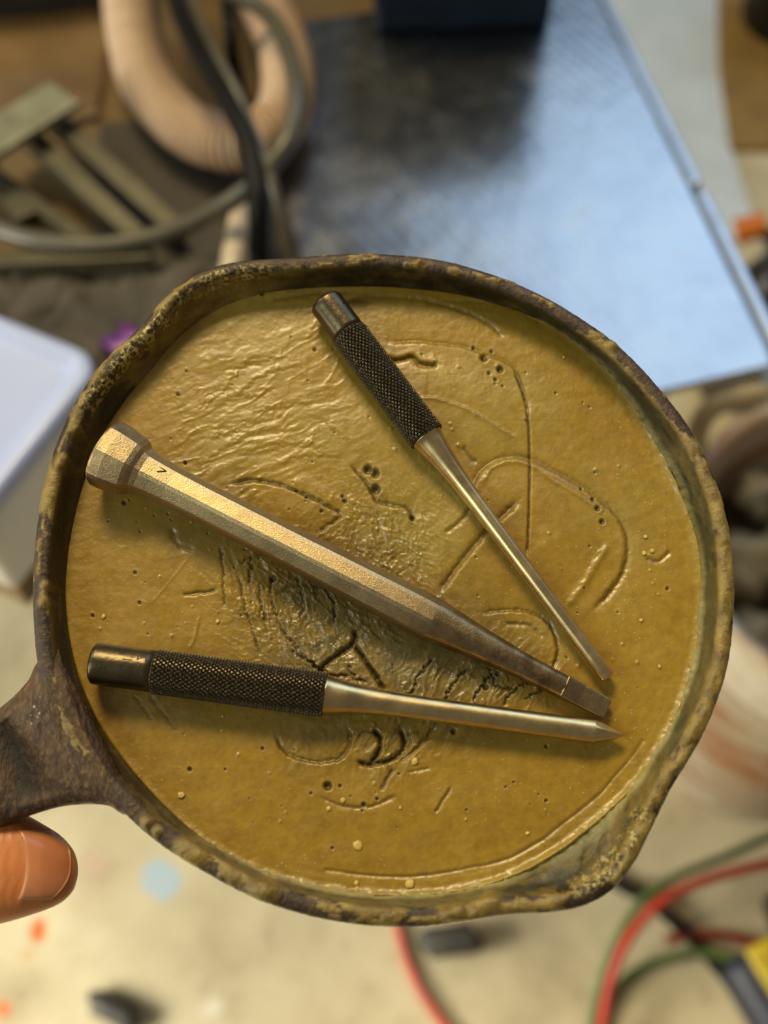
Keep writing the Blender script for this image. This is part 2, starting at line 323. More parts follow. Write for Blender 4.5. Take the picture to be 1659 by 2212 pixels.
for (u, v, rd, hh) in [(985,1972,17,1.0),(962,1974,12,.8),(1022,1978,9,.5),(568,1925,26,1.3),(412,1840,30,1.1),(318,1775,13,1.1),(340,1795,10,.8),(135,1000,17,.9),(165,932,14,.7),(100,1265,10,.7),(96,1300,12,.7),(1062,1940,16,.6),(1450,1657,13,.9),(1330,1895,12,.8),(1290,1880,14,.7),(905,566,9,.7),(1515,965,14,.5),(1560,1165,12,.5),(1325,745,13,.6)]:
    p = pan(u, v, HR); px, py, _ = loc2(p); g = np.exp(-(((X-px)**2+(Y-py)**2)/(rd*1e-4)**2)**1.6)*np.isin(Z, (1, 2))
    H2 = H2 + g*hh/1000; waxm = np.maximum(waxm, np.clip(g*1.6, 0, 1))
X2 = X*(1-push/rr_.clip(.01)); Y2 = Y*(1-push/rr_.clip(.01))
Vp = PO + X2[..., None]*PX + Y2[..., None]*PY + H2[..., None]*PN
SK = empty('skillet', Vector(PO - PN*.0175), 'small dark cast iron pan with two pouring lips, full of amber wax', 'pan')
mk('pan_body', Vp.reshape(-1, 3), gridf(len(rings), NA, True)[:, ::-1], IRON, SK, True, {'wax': waxm, 'iron_shade': iron_shade, 'film': film, 'wax_glint': wax_glint*.8, 'crust': crust.clip(0, 1)})
# handle, running out of frame to the left
st = [((125,1395),(320,1775)),((112,1405),(298,1768)),((80,1432),(262,1757)),((62,1468),(235,1741)),((40,1494),(190,1737)),((15,1517),(130,1743)),((-15,1540),(65,1762)),((-60,1568),(0,1788)),((-130,1604),(-75,1815)),((-260,1665),(-215,1862)),((-450,1745),(-410,1925)),((-650,1830),(-610,1995)),((-800,1890),(-765,2050)),((-880,1930),(-850,2080)),((-925,1965),(-905,2070)),((-940,1998),(-932,2040))]
A = catmull([s[0] for s in st], 14); B = catmull([s[1] for s in st], 14); n = len(A); NT_ = 60
sN = np.linspace(0, len(st)-1, n)
top = np.interp(sN, [0,1,2,3,4,5,6,7,8,10,15], [7.2,8.25,8.3,8.1,7.6,6.9,6.4,6.5,6.8,7,6.5])
tt = np.linspace(-1, 1, NT_); grid = []; dark = []
for side in (1, -1):
    for q in (tt if side == 1 else tt[::-1]):
        f = (q+1)/2; u = A[:,0]*(1-f)+B[:,0]*f; v = A[:,1]*(1-f)+B[:,1]*f; bl = 30*(1-q*q)*np.clip(1-sN/4.5, 0, 1); u = u-bl*.93; v = v+bl*.2
        edge = np.sqrt(np.clip(1-abs(q)**5, 0, 1))
        cx = np.clip(1-(abs(q)/.80)**4, 0, 1)
        hol = (-2.6*np.exp(-((sN-5.75)/.62)**2) + 1.0*np.exp(-((sN-7.2)/.45)**2) - 1.7*np.exp(-((sN-8.4)/.55)**2) - 1.2*((sN > 9) & (sN < 13.5)))*cx
        h = top+hol - 4*(1-edge) + .22*fbm(u/9, v/9, 4, 3) if side == 1 else top - 4 - 3.6*edge - np.where(sN < 3, 2.0, 0)
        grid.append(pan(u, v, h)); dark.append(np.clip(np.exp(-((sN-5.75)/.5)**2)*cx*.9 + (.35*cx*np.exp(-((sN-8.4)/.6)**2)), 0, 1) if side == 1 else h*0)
G = np.array(grid); Fh = [list(map(int, f)) for f in gridf(len(G), n, False)] + [[(len(G)-1)*n+i, (len(G)-1)*n+i+1, i+1, i] for i in range(n-1)] + [[r*n+n-1 for r in range(len(G))], [r*n for r in range(len(G))][::-1]]
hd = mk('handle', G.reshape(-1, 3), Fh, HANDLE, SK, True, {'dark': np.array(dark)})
bm = bmesh.new(); bm.from_mesh(hd.data); bmesh.ops.recalc_face_normals(bm, faces=bm.faces); bm.to_mesh(hd.data); bm.free()
# ------------------------------------------------------------------ wax
STEP = 2.2
gu = np.arange(118, 1530, STEP); gv = np.arange(606, 1950, STEP); UU, VV = np.meshgrid(gu, gv)
ang = np.arctan2(-(VV-CV), UU-CU) % (2*np.pi); rad = np.hypot(UU-CU, VV-CV)
Rw = np.interp(ang, np.r_[th, 2*np.pi], np.r_[RW, RW[0]]); de = Rw-rad
HW = np.zeros_like(UU); DI = np.zeros_like(UU); GRM = np.zeros_like(UU); PAL = np.zeros_like(UU)
def win(P, m):
    a = max(0, int((P[:,0].min()-m-gu[0])/STEP)); b = int((P[:,0].max()+m-gu[0])/STEP)+2
    c_ = max(0, int((P[:,1].min()-m-gv[0])/STEP)); d = int((P[:,1].max()+m-gv[0])/STEP)+2
    return slice(c_, d), slice(a, b)
def crease(P, w_=3, dep=.5, groove_dark=.5, step=0, L=40, ridge=0, n=5, wob=1.5):
    """groove along the pixel polyline P; step raises the left-hand side (seen along P) and fades over L px"""
    P = catmull(P, n) if len(P) > 2 else catmull([P[0], ((P[0][0]+P[1][0])/2, (P[0][1]+P[1][1])/2), P[1]], n)
    m = max(4*w_, L*2.5 if step else 0, w_*6 if ridge else 0)+4; sl = win(P, m); U = UU[sl]; V = VV[sl]
    if U.size == 0: return
    U = U+wob*fbm(U/9, V/9, 71, 2)*2; V = V+wob*fbm(U/9, V/9, 72, 2)*2
    best = np.full(U.shape, 1e9); side = np.zeros(U.shape); tpar = np.zeros(U.shape); N = len(P)-1
    for i in range(N):
        a = P[i]; b = P[i+1]; d = b-a; l2 = d@d+1e-9
        t_ = np.clip(((U-a[0])*d[0]+(V-a[1])*d[1])/l2, 0, 1); dx = U-a[0]-t_*d[0]; dy = V-a[1]-t_*d[1]; q = np.hypot(dx, dy)
        k = q < best; best = np.where(k, q, best); side = np.where(k, np.sign(d[0]*dy-d[1]*dx), side); tpar = np.where(k, (i+t_)/N, tpar)
    env = np.clip(np.sin(np.pi*np.clip(tpar, .0, 1))*4.5, .1, 1); up = side < 0
    g = np.exp(-(best/w_)**2)
    HW[sl] += -dep*g*env
    if step: HW[sl] += step*env*np.where(up, np.exp(-(best/L))*np.clip(best/w_, 0, 1), -.35*np.exp(-(best/(L*.5))**2))
    if ridge: HW[sl] += ridge*env*np.where(up, np.exp(-((best-2.2*w_)/(1.6*w_))**2), 0)
    DI[sl] = np.maximum(DI[sl], groove_dark*g**1.5*env)
def pit(u, v, r, dep=.8, groove_dark=.9, rim=.15):
    sl = win(np.array([(u, v)], float), r*3+3); q = np.hypot(UU[sl]-u, VV[sl]-v)
    HW[sl] += -dep*np.exp(-(q/r)**4)+rim*np.exp(-((q-r*1.5)/(r*.5))**2); DI[sl] = np.maximum(DI[sl], groove_dark*np.exp(-(q/(r*.95))**4))
def mound(u, v, ru, rv, h, a=0, p=2):
    c_, s_ = math.cos(a), math.sin(a); x = (UU-u)*c_+(VV-v)*s_; y = -(UU-u)*s_+(VV-v)*c_
    return h*np.exp(-((x/ru)**2+(y/rv)**2)**(p/2))
g = lambda u, v, r: np.exp(-((UU-u)**2+(VV-v)**2)/r**2)
HW += .35*fbm(UU/260, VV/260, 1, 3) - .9*g(800, 1330, 210) + .5*g(1050, 850, 170) + .4*g(1220, 1150, 130)
HW += mound(1130, 1120, 150, 130, .55, .4, 4) + mound(990, 880, 160, 80, .5, .5, 4) + mound(640, 1080, 110, 50, .4, .3, 4)
WU = UU+24*fbm(UU/110, VV/110, 40, 3); WV = VV+24*fbm(UU/110, VV/110, 41, 3)
def flow(a, lx, ly, seed):
    c_, s_ = math.cos(a), math.sin(a); x = WU*c_-WV*s_; y = WU*s_+WV*c_; return fbm(x/lx, y/ly, seed, 4)
ridg = lambda f: 1-np.clip(np.abs(f)*4, 0, 1)
m1 = np.clip(g(590, 900, 190)+g(470, 1000, 140)+.6*g(640, 760, 150), 0, 1)
HW += m1*(.13*flow(.38, 70, 15, 50)*(.4+1.2*vn(UU/60, VV/60, 77))+.10*ridg(flow(.45, 120, 30, 55))**3*(vn(UU/45, VV/45, 78) > .0)*2*vn(UU/45, VV/45, 78))
m2 = np.clip(g(760, 1260, 150)+g(600, 1290, 120)+.8*g(840, 1180, 110)+.7*g(700, 1350, 100), 0, 1)
HW += m2*(.30*flow(-1.0, 45, 18, 60)+.28*ridg(flow(-.7, 60, 20, 61))**2+.16*ridg(fbm(WU/12, WV/12, 63, 3))**2+.08*fbm(WU/5, WV/5, 64, 2))
m3 = np.clip(g(1010, 1470, 110)+.8*g(900, 1530, 90)+.8*g(1140, 1470, 70)+g(830, 1600, 70), 0, 1)
HW += m3*(.3*flow(.85, 50, 16, 70)+.35*ridg(flow(1.0, 60, 20, 71))**2)
m4 = g(700, 1600, 110)+.8*g(720, 1440, 90); HW += np.clip(m4, 0, 1)*(.18*fbm(WU/18, WV/18, 80, 4))
HW += .05*fbm(UU/16, VV/16, 90, 4) + .025*flow(.1, 90, 12, 91) + .025*fbm(UU/6, VV/6, 92, 2)
GRM += np.clip(.9*g(740, 1300, 150)+.7*g(880, 1400, 120)+.8*g(1010, 1440, 130)+.6*g(680, 1390, 140)+.5*g(830, 1620, 60)+.35*g(690, 1600, 80)+.3*g(420, 1120, 110), 0, 1)
PAL += np.clip(.75*g(920, 1170, 95)+.6*g(905, 1060, 130)+.45*g(740, 930, 90)+.35*g(1180, 1380, 80)+.5*np.exp(-np.clip(de, 0, 99)/14)*((UU > 1150) | (VV > 1700))+.5*g(1100, 880, 130)+.5*g(1330, 1080, 130)+.4*g(500, 950, 90)+.4*g(560, 640, 110), 0, 1)*(.6+.8*vn(UU/30, VV/30, 5))
C = crease
C([(1108,795),(1135,870),(1143,950),(1143,1050),(1140,1150),(1137,1205)], 2.4, .75, .85, wob=.6)
C([(830,742),(900,738),(960,745),(1010,752),(1045,768),(1085,780),(1118,806),(1132,850),(1141,900)], 4, .4, .3, -.4, 34, 0)
C([(828,772),(860,778),(890,770),(905,786),(930,790),(945,788)], 5, .7, .45, .35, 20)
C([(912,860),(950,866),(1010,888),(1060,915),(1112,948)], 4, -.25, 0, -.35, 26)
C([(1015,1072),(1028,1035),(1050,1008),(1085,992),(1125,990),(1160,1000),(1205,1025),(1255,1052),(1300,1085),(1338,1125),(1354,1175),(1344,1235),(1310,1285),(1270,1325)], 6, .55, .35, -.5, 30)
C([(1040,1050),(1062,1015),(1100,1000),(1150,1010),(1200,1045),(1260,1080),(1310,1120)], 4, -.22, 0)
C([(1120,1085),(1060,1140),(1000,1208),(950,1278)], 7, .7, .40, .35, 34)
C([(1315,1175),(1290,1215),(1262,1262),(1225,1310)], 8, -.35, 0)
C([(500,1046),(545,1038),(600,1046),(655,1068),(705,1092),(746,1112)], 4, .9, .75, -.5, 30)
C([(746,1112),(715,1132),(690,1148)], 4, .4, .3, .3, 16)
C([(755,1005),(785,1035),(806,1068),(815,1082),(850,1090),(882,1098),(893,1128)], 4, .8, .6, -.5, 26)
C([(765,1355),(764,1385),(735,1408),(705,1432),(688,1452)], 5, 1.2, .9, -.4, 26); C([(764,1388),(785,1420),(805,1448),(832,1492)], 5, 1.3, .95, .4, 24)
C([(1040,1325),(1090,1318),(1140,1322),(1178,1340),(1198,1372),(1204,1412),(1190,1448)], 4, .6, .5, -.45, 22); C([(1090,1345),(1140,1350),(1175,1375)], 4, .25, .2, .2, 14)
for q in ([(885,1505),(905,1460),(940,1420)], [(960,1512),(985,1470),(1020,1440)], [(1022,1518),(1040,1480),(1072,1452)], [(1085,1525),(1110,1490),(1150,1470)], [(1055,1435),(1068,1465),(1075,1482),(1110,1486)], [(1130,1512),(1160,1492),(1180,1486)], [(640,1412),(700,1450),(760,1462)], [(750,1430),(765,1462),(790,1472)]):
    C(q, 2.6, .55, .8, .2, 12, wob=4)
C([(595,1590),(612,1622),(655,1642),(700,1646),(738,1636),(756,1605),(752,1570)], 4, .6, .45, -.4, 24)
C([(808,1575),(822,1600),(815,1632),(800,1645)], 5, 1.2, .95, .4, 16); C([(862,1572),(873,1602),(862,1628),(838,1642),(800,1650),(770,1645)], 5, 1.2, .95, -.4, 18)
C([(885,1575),(885,1612),(870,1640),(915,1600),(945,1560)], 4, .4, .35, .3, 18); C([(775,1592),(790,1578),(810,1580)], 3, .3, .1, .3, 10)
C([(850,1662),(835,1685),(822,1705)], 4, .5, .6); C([(880,1668),(930,1660)], 3, .3, .2)
for q in ([(478,1180),(482,1240),(486,1312)], [(515,1240),(528,1310),(552,1380),(562,1415)], [(588,1235),(585,1275),(598,1335),(625,1380),(665,1425),(690,1445)], [(560,1260),(562,1300),(575,1345)], [(545,1200),(540,1260)], [(640,1240),(655,1290),(650,1330)], [(690,1250),(720,1300),(722,1350)], [(620,1180),(560,1195),(520,1215)]):
    C(q, 2.6, .45, .6, .2, 16, wob=3)
C([(395,1285),(430,1280),(468,1275)], 3.5, .5, .5); C([(405,1208),(372,1250),(325,1305)], 2, -.12, 0, wob=.4); C([(430,1330),(420,1380),(408,1400)], 3, -.2, 0)
for q in ([(430,1010),(500,965),(560,935),(640,930)], [(470,880),(530,840),(590,805),(650,790)], [(520,990),(570,965),(640,962),(700,968)], [(540,900),(600,880),(680,872)], [(500,850),(555,858),(600,835)], [(450,950),(520,930),(600,900)], [(600,1010),(660,985),(740,990)], [(690,905),(730,935),(750,950)], [(500,800),(540,790),(620,770)], [(430,880),(470,860),(520,800)]):
    C(q, 3, .04, .03, .06, 20, .05, wob=5)
C([(790,640),(900,646),(1000,672),(1060,705),(1088,728)], 4, .3, .3, .18, 16); C([(590,648),(680,634),(760,632)], 5, .3, .3); C([(940,650),(1080,660),(1180,705)], 4, .15, .1)
for q in ([(740,1085),(800,1100),(860,1130)], [(740,1150),(800,1130),(850,1142)], [(790,1190),(850,1165),(910,1180)], [(820,1230),(870,1190),(920,1205)], [(700,1130),(760,1120),(830,1110)], [(850,1250),(890,1215),(940,1225)]): C(q, 2.5, .10, .15, .08, 10, wob=5)
C([(1395,1205),(1420,1212),(1450,1190)], 5, .25, .15, .25, 14); C([(370,1140),(385,1175),(420,1190)], 7, .3, .2)
C([(940,1755),(975,1700)], 3.5, .35, .25, .2, 14); C([(1300,1560),(1370,1610),(1385,1660)], 6, .12, .1); C([(320,1500),(360,1550),(380,1580)], 5, .10, .3, wob=3); C([(290,1500),(330,1560)], 4, .08, .25, wob=3)
C([(690,1720),(740,1740),(800,1742),(860,1715)], 5, .2, .15, .2, 20); C([(600,1280),(640,1262),(700,1262)], 5, .3, .3, .2, 18)
C([(960,1150),(1000,1120),(1035,1060)], 5, .25, .15, .2, 20); C([(1000,965),(1015,990),(1030,1000)], 6, .35, .3)
PITS = [(1045,775,8),(1080,800,7),(1056,808,4),(1062,760,4),(1070,822,4),(1085,836,3),(1023,752,4),(795,1014,9),(811,1022,9),(812,1056,10),(745,1082,5),(740,1072,4),(695,1105,4),(410,1662,5),(487,1662,3),(786,1738,5),(815,1726,4),(783,1752,3),(862,1672,3),(980,1580,6),(1180,1612,4),(718,1832,3.5),(708,1698,9),(735,1698,4),(672,1714,3.5),(385,852,4),(403,802,3),(400,1000,4),(268,1085,5),(590,1250,7),(1442,1272,4),(1280,1080,5),(1290,1100,6),(1300,1128,6),(1255,1058,4),(890,1118,6),(640,1061,3.5),(662,1075,4),(292,1237,4),(302,1302,4),(200,1330,4),(680,755,4),(1200,850,3),(1050,1485,6),(1075,1455,5),(567,1617,4),(1008,1750,3),(1110,1690,3),(1240,1555,3),(1180,1730,4),(340,735,3),(1093,1700,3),(705,672,3),(566,632,6)]
for p in PITS: pit(*p, dep=.12*p[2]*.9, rim=.06)
for i in range(170):
    a = rng.rand()*6.283; r = math.sqrt(rng.rand())*620; u = CU+r*math.cos(a); v = CV+r*math.sin(a)*.94
    if rng.rand() < .55: pit(u, v, 1.6+rng.rand()*1.4, .25, .75, .02)
    else: pit(u, v, 1.8+rng.rand()*2.5, -.22, 0, 0)
# meniscus and layered drips against the wall
men = np.clip(de, 0, 80); lay = table(np.degrees(ang), [(0,.5),(20,1.2),(50,.9),(60,.3),(100,.2),(120,.5),(150,.2),(200,.1),(235,.6),(260,1.1),(300,1.6),(330,1.3),(360,.5)])
HW += lay*(.55*np.exp(-men/6)+.22*np.exp(-men/20)) * (1+.35*fbm(UU/14, VV/14, 99, 3))
HW -= ((np.degrees(ang) > 258)*(np.degrees(ang) < 330))*.22*np.exp(-((men-40-8*fbm(ang*8, rad*0, 7, 2))/4)**2)
HW += .05*lay*np.sin(men/3.2+2.5*fbm(UU/25, VV/25, 12, 2))*np.exp(-men/25)
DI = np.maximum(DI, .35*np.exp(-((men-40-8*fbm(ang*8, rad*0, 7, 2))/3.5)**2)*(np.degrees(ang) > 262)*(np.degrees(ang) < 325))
HW -= np.clip(-de, 0, 99)*.10
Pw = pan(UU, VV, 0.0)+HW[..., None]/1000*PN
inside = de > -9; idm = -np.ones(UU.shape, int); idm[inside] = np.arange(inside.sum())
q = inside[:-1, :-1] & inside[1:, :-1] & inside[:-1, 1:] & inside[1:, 1:]
Fq = np.stack([idm[:-1, :-1][q], idm[1:, :-1][q], idm[1:, 1:][q], idm[:-1, 1:][q]], -1)
WB = empty('wax_cake', Vector(PO - PN*.010), 'hardened amber wax filling the iron pan, folded and creased in the middle', 'wax')
mk('wax_surface', Pw[inside], Fq, WAX, WB, True, {'groove_dark': DI[inside].clip(0, 1), 'grime': GRM[inside], 'pale': PAL[inside].clip(0, 1)})
# body of the cake under the surface
P0 = ring(RW-6, -3.6); x0, y0, _ = loc2(P0); L_ = [P0]
for f, h in ((.985,-5.),(.95,-9.),(.84,-12.3),(.3,-12.6)): L_.append(PO+(x0*f)[:, None]*PX+(y0*f)[:, None]*PY+PN*h/1000)
L_ = np.array(L_)[:, ::12]; nL = L_.shape[1]
mk('wax_underside', L_.reshape(-1, 3), [list(map(int, f)) for f in gridf(len(L_), nL, True)]+[list(range(nL))[::-1], [(len(L_)-1)*nL+i for i in range(nL)]], WAX, WB, True, {'groove_dark': np.zeros(L_.shape[:2]), 'grime': np.zeros(L_.shape[:2]), 'pale': np.zeros(L_.shape[:2])})
def wax_h(u, v):
    i = int((v-gv[0])/STEP); j = int((u-gu[0])/STEP); return float(HW[i, j])
CRUMB = simple('pale_wax_crumb', lin(206, 176, 92), .45, 0, .2, 500, .5, .0004, **{'Subsurface Weight': .2, 'Subsurface Scale': .001})
for (u, v, r) in [(896,1645,9),(773,1826,9),(886,1910,9),(771,1922,7),(770,1908,5),(741,1729,6),(710,1747,5),(224,1332,6),(470,1342,6),(392,1718,7),(640,1915,6),(600,1905,5),(1395,1160,5),(1392,1195,5),(1425,1440,5),(1410,1190,5),(1265,1788,5),(1140,1800,4),(1450,1555,4),(1385,1340,4),(1218,772,4),(560,1030,4),(865,1745,4)]:
    bm = bmesh.new(); bmesh.ops.create_icosphere(bm, subdivisions=2, radius=1)
    c_ = pan(u, v, wax_h(u, v)+.12)
    for vv in bm.verts:
        k = .75+.5*random.random(); q_ = np.array(vv.co)*k*r*1e-4; vv.co = Vector(c_+q_[0]*PX*(1+.3*math.sin(u))+q_[1]*PY+q_[2]*PN*.38)
    bmobj('wax_flake', bm, CRUMB, WB, True)
# ------------------------------------------------------------------ tools
def frame(a, b):
    T = (b-a); Lg = np.linalg.norm(T); T = T/Lg; N = PN-T*(PN@T); N /= np.linalg.norm(N); return T, N, np.cross(T, N), Lg
def loft(name, a, T, N, B, stations, prof, mat, parent, seg, smooth=True, cap=(1, 1), rust=None):
    V = []
    for s in stations:
        pr = prof(*s); V.append(a+T*s[0]+N*pr[:, :1]+B*pr[:, 1:])
    n_ = len(V); F = [list(map(int, f))[::-1] for f in gridf(n_, seg, True)]
    if cap[0]: F.append(list(range(seg)))
    if cap[1]: F.append([(n_-1)*seg+i for i in range(seg)][::-1])
    return mk(name, np.array(V).reshape(-1, 3), F, mat, parent, smooth, {'rust': np.repeat(rust, seg)} if rust else None)
def circ(t_, r, seg=64): a_ = np.arange(seg)/seg*2*np.pi; return np.c_[r*np.cos(a_), r*np.sin(a_)]
def add_text(name, body, size, a, T, N, B, s0, ang0, R, rot, parent):
    """stamped characters wrapped on the round head; s0 along the tool, ang0 angle off the normal"""
    cu = bpy.data.curves.new('tmp', 'FONT'); cu.body = body; cu.size = size; cu.align_x = 'CENTER'; cu.align_y = 'CENTER'; cu.offset = size*-.012
    o = bpy.data.objects.new('tmp', cu); COL.objects.link(o); dg = bpy.context.evaluated_depsgraph_get(); me = bpy.data.meshes.new_from_object(o.evaluated_get(dg))
    bm = bmesh.new(); bm.from_mesh(me); bmesh.ops.triangulate(bm, faces=bm.faces); bmesh.ops.subdivide_edges(bm, edges=bm.edges, cuts=2)
    bpy.data.objects.remove(o); c_, s_ = math.cos(rot), math.sin(rot)
    for v in bm.verts:
        x = v.co.x*c_-v.co.y*s_; y = v.co.x*s_+v.co.y*c_; ph = ang0+y/R
        v.co = Vector(a+T*(s0+x)+(N*math.cos(ph)+B*math.sin(ph))*(R+.00003))
    return bmobj(name, bm, MARK, parent)
def punch(a, b, D, head_l, kn_l, shaft, label, tipkind, marks, axis_shift=0):
    T, N, B, Lg = frame(a, b); R = D/2
    E = empty('pin_punch', Vector((a+b)/2-PN*R), label, 'punch', 'knurled punches lying on the wax')
    hs = [(0, R*.72), (0, R*.78), (.00035, R*.90), (.0007, R*.955), (.0011, R*.97)]+[(x, R*.97) for x in np.linspace(.002, head_l, 8)]
    loft('striking_head', a, T, N, B, hs, circ, BHEAD, E, 64)
    # knurl: two crossing families of cuts leave small pyramids
    st_ = int(round(math.pi*D/.00092)); nseg = st_*8; nl = int(kn_l/.00011); ss = np.linspace(0, kn_l, nl); aa = np.arange(nseg)/nseg*2*np.pi
    SS, AA = np.meshgrid(ss, aa, indexing='ij'); k = 2*math.pi/.00125*kn_l/kn_l
    p1 = AA*st_+SS*k; p2 = AA*st_-SS*k; tri = lambda x: np.abs(((x/(2*np.pi)) % 1)*2-1)
    hgt = np.minimum(1-tri(p1), 1-tri(p2)).clip(0, .45)/.45
    ragged = .0012*(.5+.5*np.sin(AA*3+1)); fade = np.clip((SS-ragged*0)/.0003, 0, 1)*np.clip((kn_l-SS)/.0003, 0, 1)
    RR = R*.95+fade*hgt*.00036+(1-fade)*.0001
    Pk = a+T*(head_l+SS[..., None])+N*(RR*np.cos(AA))[..., None]+B*(RR*np.sin(AA))[..., None]
    mk('knurled_grip', Pk.reshape(-1, 3), gridf(nl, nseg, True)[:, ::-1], BLACK, E, False)
    o0 = head_l+kn_l
    stn = [(o0-.0003, R*.6), (o0, R*.93)]+[(o0+s, r) for s, r in shaft]
    if tipkind == 'flat':
        e = Lg; r_ = shaft[-1][1]; stn = [q for q in stn if q[0] < e-.001]; stn += [(e-.0004, r_), (e-.0001, r_*.93), (e, r_*.78)]
        loft('shaft', a, T, N, B, stn, circ, STEEL, E, 64)
    else:
        e = Lg; r_ = shaft[-1][1]; stn = [q for q in stn if q[0] < e-.0068]; loft('shaft', a, T, N, B, stn+[(e-.0062, r_)], circ, STEEL, E, 64, True, (1, 0))
        def sq(t_, r, f):
            a_ = np.arange(64)/64*2*np.pi; s4 = np.cos(np.pi/6)/np.cos(((a_+.2) % (np.pi/3))-np.pi/6); rr2 = r*((1-f)+f*s4); return np.c_[rr2*np.cos(a_), rr2*np.sin(a_)]
        loft('pointed_tip', a, T, N, B, [(e-.0062, r_, 0), (e-.0058, r_*.99, .3), (e-.0050, r_*.93, 1), (e-.0025, r_*.55, 1), (e-.0006, r_*.2, 1), (e, r_*.05, 1)], sq, STEEL, E, 64, True, (0, 1))
    for (body, size, s0, a0, rot) in marks: add_text('stamped_mark', body, size, a, T, N, B, s0, a0, R*.97, rot, E)
    return E
def sm(L): # smooth shaft profile
    s = np.array([x[0] for x in L]); r = np.array([x[1] for x in L]); q = np.linspace(s[0], s[-1], 40); rr2 = np.interp(q, s, r)
    k = np.ones(5)/5; r3 = np.convolve(np.r_[[rr2[0]]*2, rr2, [rr2[-1]]*2], k, 'valid'); r3[0] = rr2[0]; return list(zip(q, r3))
a1 = pan(701, 650, 4.6); b1 = pan(1313, 1465, 2.3)
punch(a1, b1, .0080, .0098, .0300, sm([(.0002, .0036), (.002, .0033), (.006, .00265), (.012, .0021), (.018, .00190), (.030, .00178), (.0585, .00170)]),
      'black knurled punch with slim shaft, head near the far rim of the pan', 'flat',
      [('Y', .0023, .0034, .05, 2.4), ('9', .0024, .0074, .12, 2.1), ('1', .0016, .0079, -.75, 1.4), ('4', .0016, .0042, -.7, 1.2)])
a2 = pan(199, 1432, 4.8); b2 = pan(1348, 1589, 2.7)
punch(a2, b2, .0088, .0128, .0352, sm([(.0002, .0040), (.003, .0034), (.007, .0028), (.012, .00255), (.02, .0024), (.0594, .00235)]),
      'black knurled punch with thick pointed shaft, nearest the pan handle', 'point',
      [('VDI\'', .0030, .0078, .15, -math.pi/2), ('5/32', .0028, .0106, .0, -math.pi/2)])
# forged chisel
a3 = pan(222, 975, 7.2); b3 = pan(1312, 1532, 2.2); T, N, B, Lg = frame(a3, b3)
E = empty('cold_chisel', Vector((a3+b3)/2-PN*.005), 'worn bare steel chisel with flared octagonal head lying across the middle', 'chisel')
OCT = 32
def octp(t_, wN, wB, rot=.26, hard=1.0):
    a_ = np.arange(OCT)/OCT*2*np.pi+1e-6; s8 = np.cos(np.pi/8)/np.cos(((a_-rot) % (np.pi/4))-np.pi/8)
    f = (1-hard)+hard*s8/np.cos(np.pi/8); return np.c_[wN/2*f*np.cos(a_), wB/2*f*np.sin(a_)]
mm = .001
hs = [(0, 11.6, 12.6, 0, .2), (.25, 12.4, 13.8, 0, .4), (.8, 12.8, 14.4, 0, .9), (3, 12.8, 14.2, 0, 1), (5.6, 12.2, 13.4, 0, 1), (7.4, 11.8, 12.8, 0, 1), (8.4, 11.0, 11.8, 0, 1), (9.3, 9.6, 10.2, 0, 1), (10.5, 8.9, 9.5, 0, 1)]
loft('struck_head', a3, T, N, B, [(s*mm, x*mm, y*mm, r, h) for s, x, y, r, h in hs], lambda t_, x, y, r, h: octp(t_, x, y, .26, h), CHEAD, E, OCT, False, (1, 0))
ss = [(10.5, 8.9, 9.5), (13, 8.6, 9.0), (17, 8.2, 8.5), (24, 8.0, 8.2), (45, 8.2, 8.3), (65, 8.6, 8.8), (75, 8.6, 9.0), (79, 8.4, 8.8)]
loft('shank', a3, T, N, B, [(s*mm, x*mm, y*mm) for s, x, y in ss], lambda t_, x, y: octp(t_, x, y), CHISEL, E, OCT, False, (0, 0), [0, 0, 0, 0, .08, .2, .45, .6])
ts = [(79, 8.4, 8.8, 1), (84, 7.6, 7.8, .8), (90, 6.6, 6.6, .6), (100, 5.4, 5.3, .5), (106, 4.8, 4.9, .5), (109, 4.3, 4.8, .5)]
loft('taper', a3, T, N, B, [(s*mm, x*mm, y*mm, 0, h) for s, x, y, h in ts], lambda t_, x, y, r, h: octp(t_, x, y, .26, h), CHISEL, E, OCT, True, (0, 0), [.6, .75, .85, 1, 1, .9])
Le = Lg/mm
def blade(t_, x, y):
    a_ = np.arange(OCT)/OCT*2*np.pi; c_ = np.cos(a_); s_ = np.sin(a_); p = .28
    return np.c_[x/2*np.sign(c_)*np.abs(c_)**p, y/2*np.sign(s_)*np.abs(s_)**p]
loft('cutting_edge', a3, T, N, B, [(s*mm, x*mm, y*mm) for s, x, y in [(108.8, 4.1, 4.7), (109, 4.3, 4.8), (109.6, 3.9, 4.7), (Le-6, 2.4, 4.5), (Le-1, 1.5, 4.3), (Le-.3, 1.3, 4.1), (Le, 1.0, 3.7)]], blade, CHISEL, E, OCT, False, (1, 1), [.8, .7, .5, .4, .3, .2, .2])
add_text('stamped_mark', 'N', .0030, a3, T, N, B, .0142, -.42, .0044, 1.0, E)
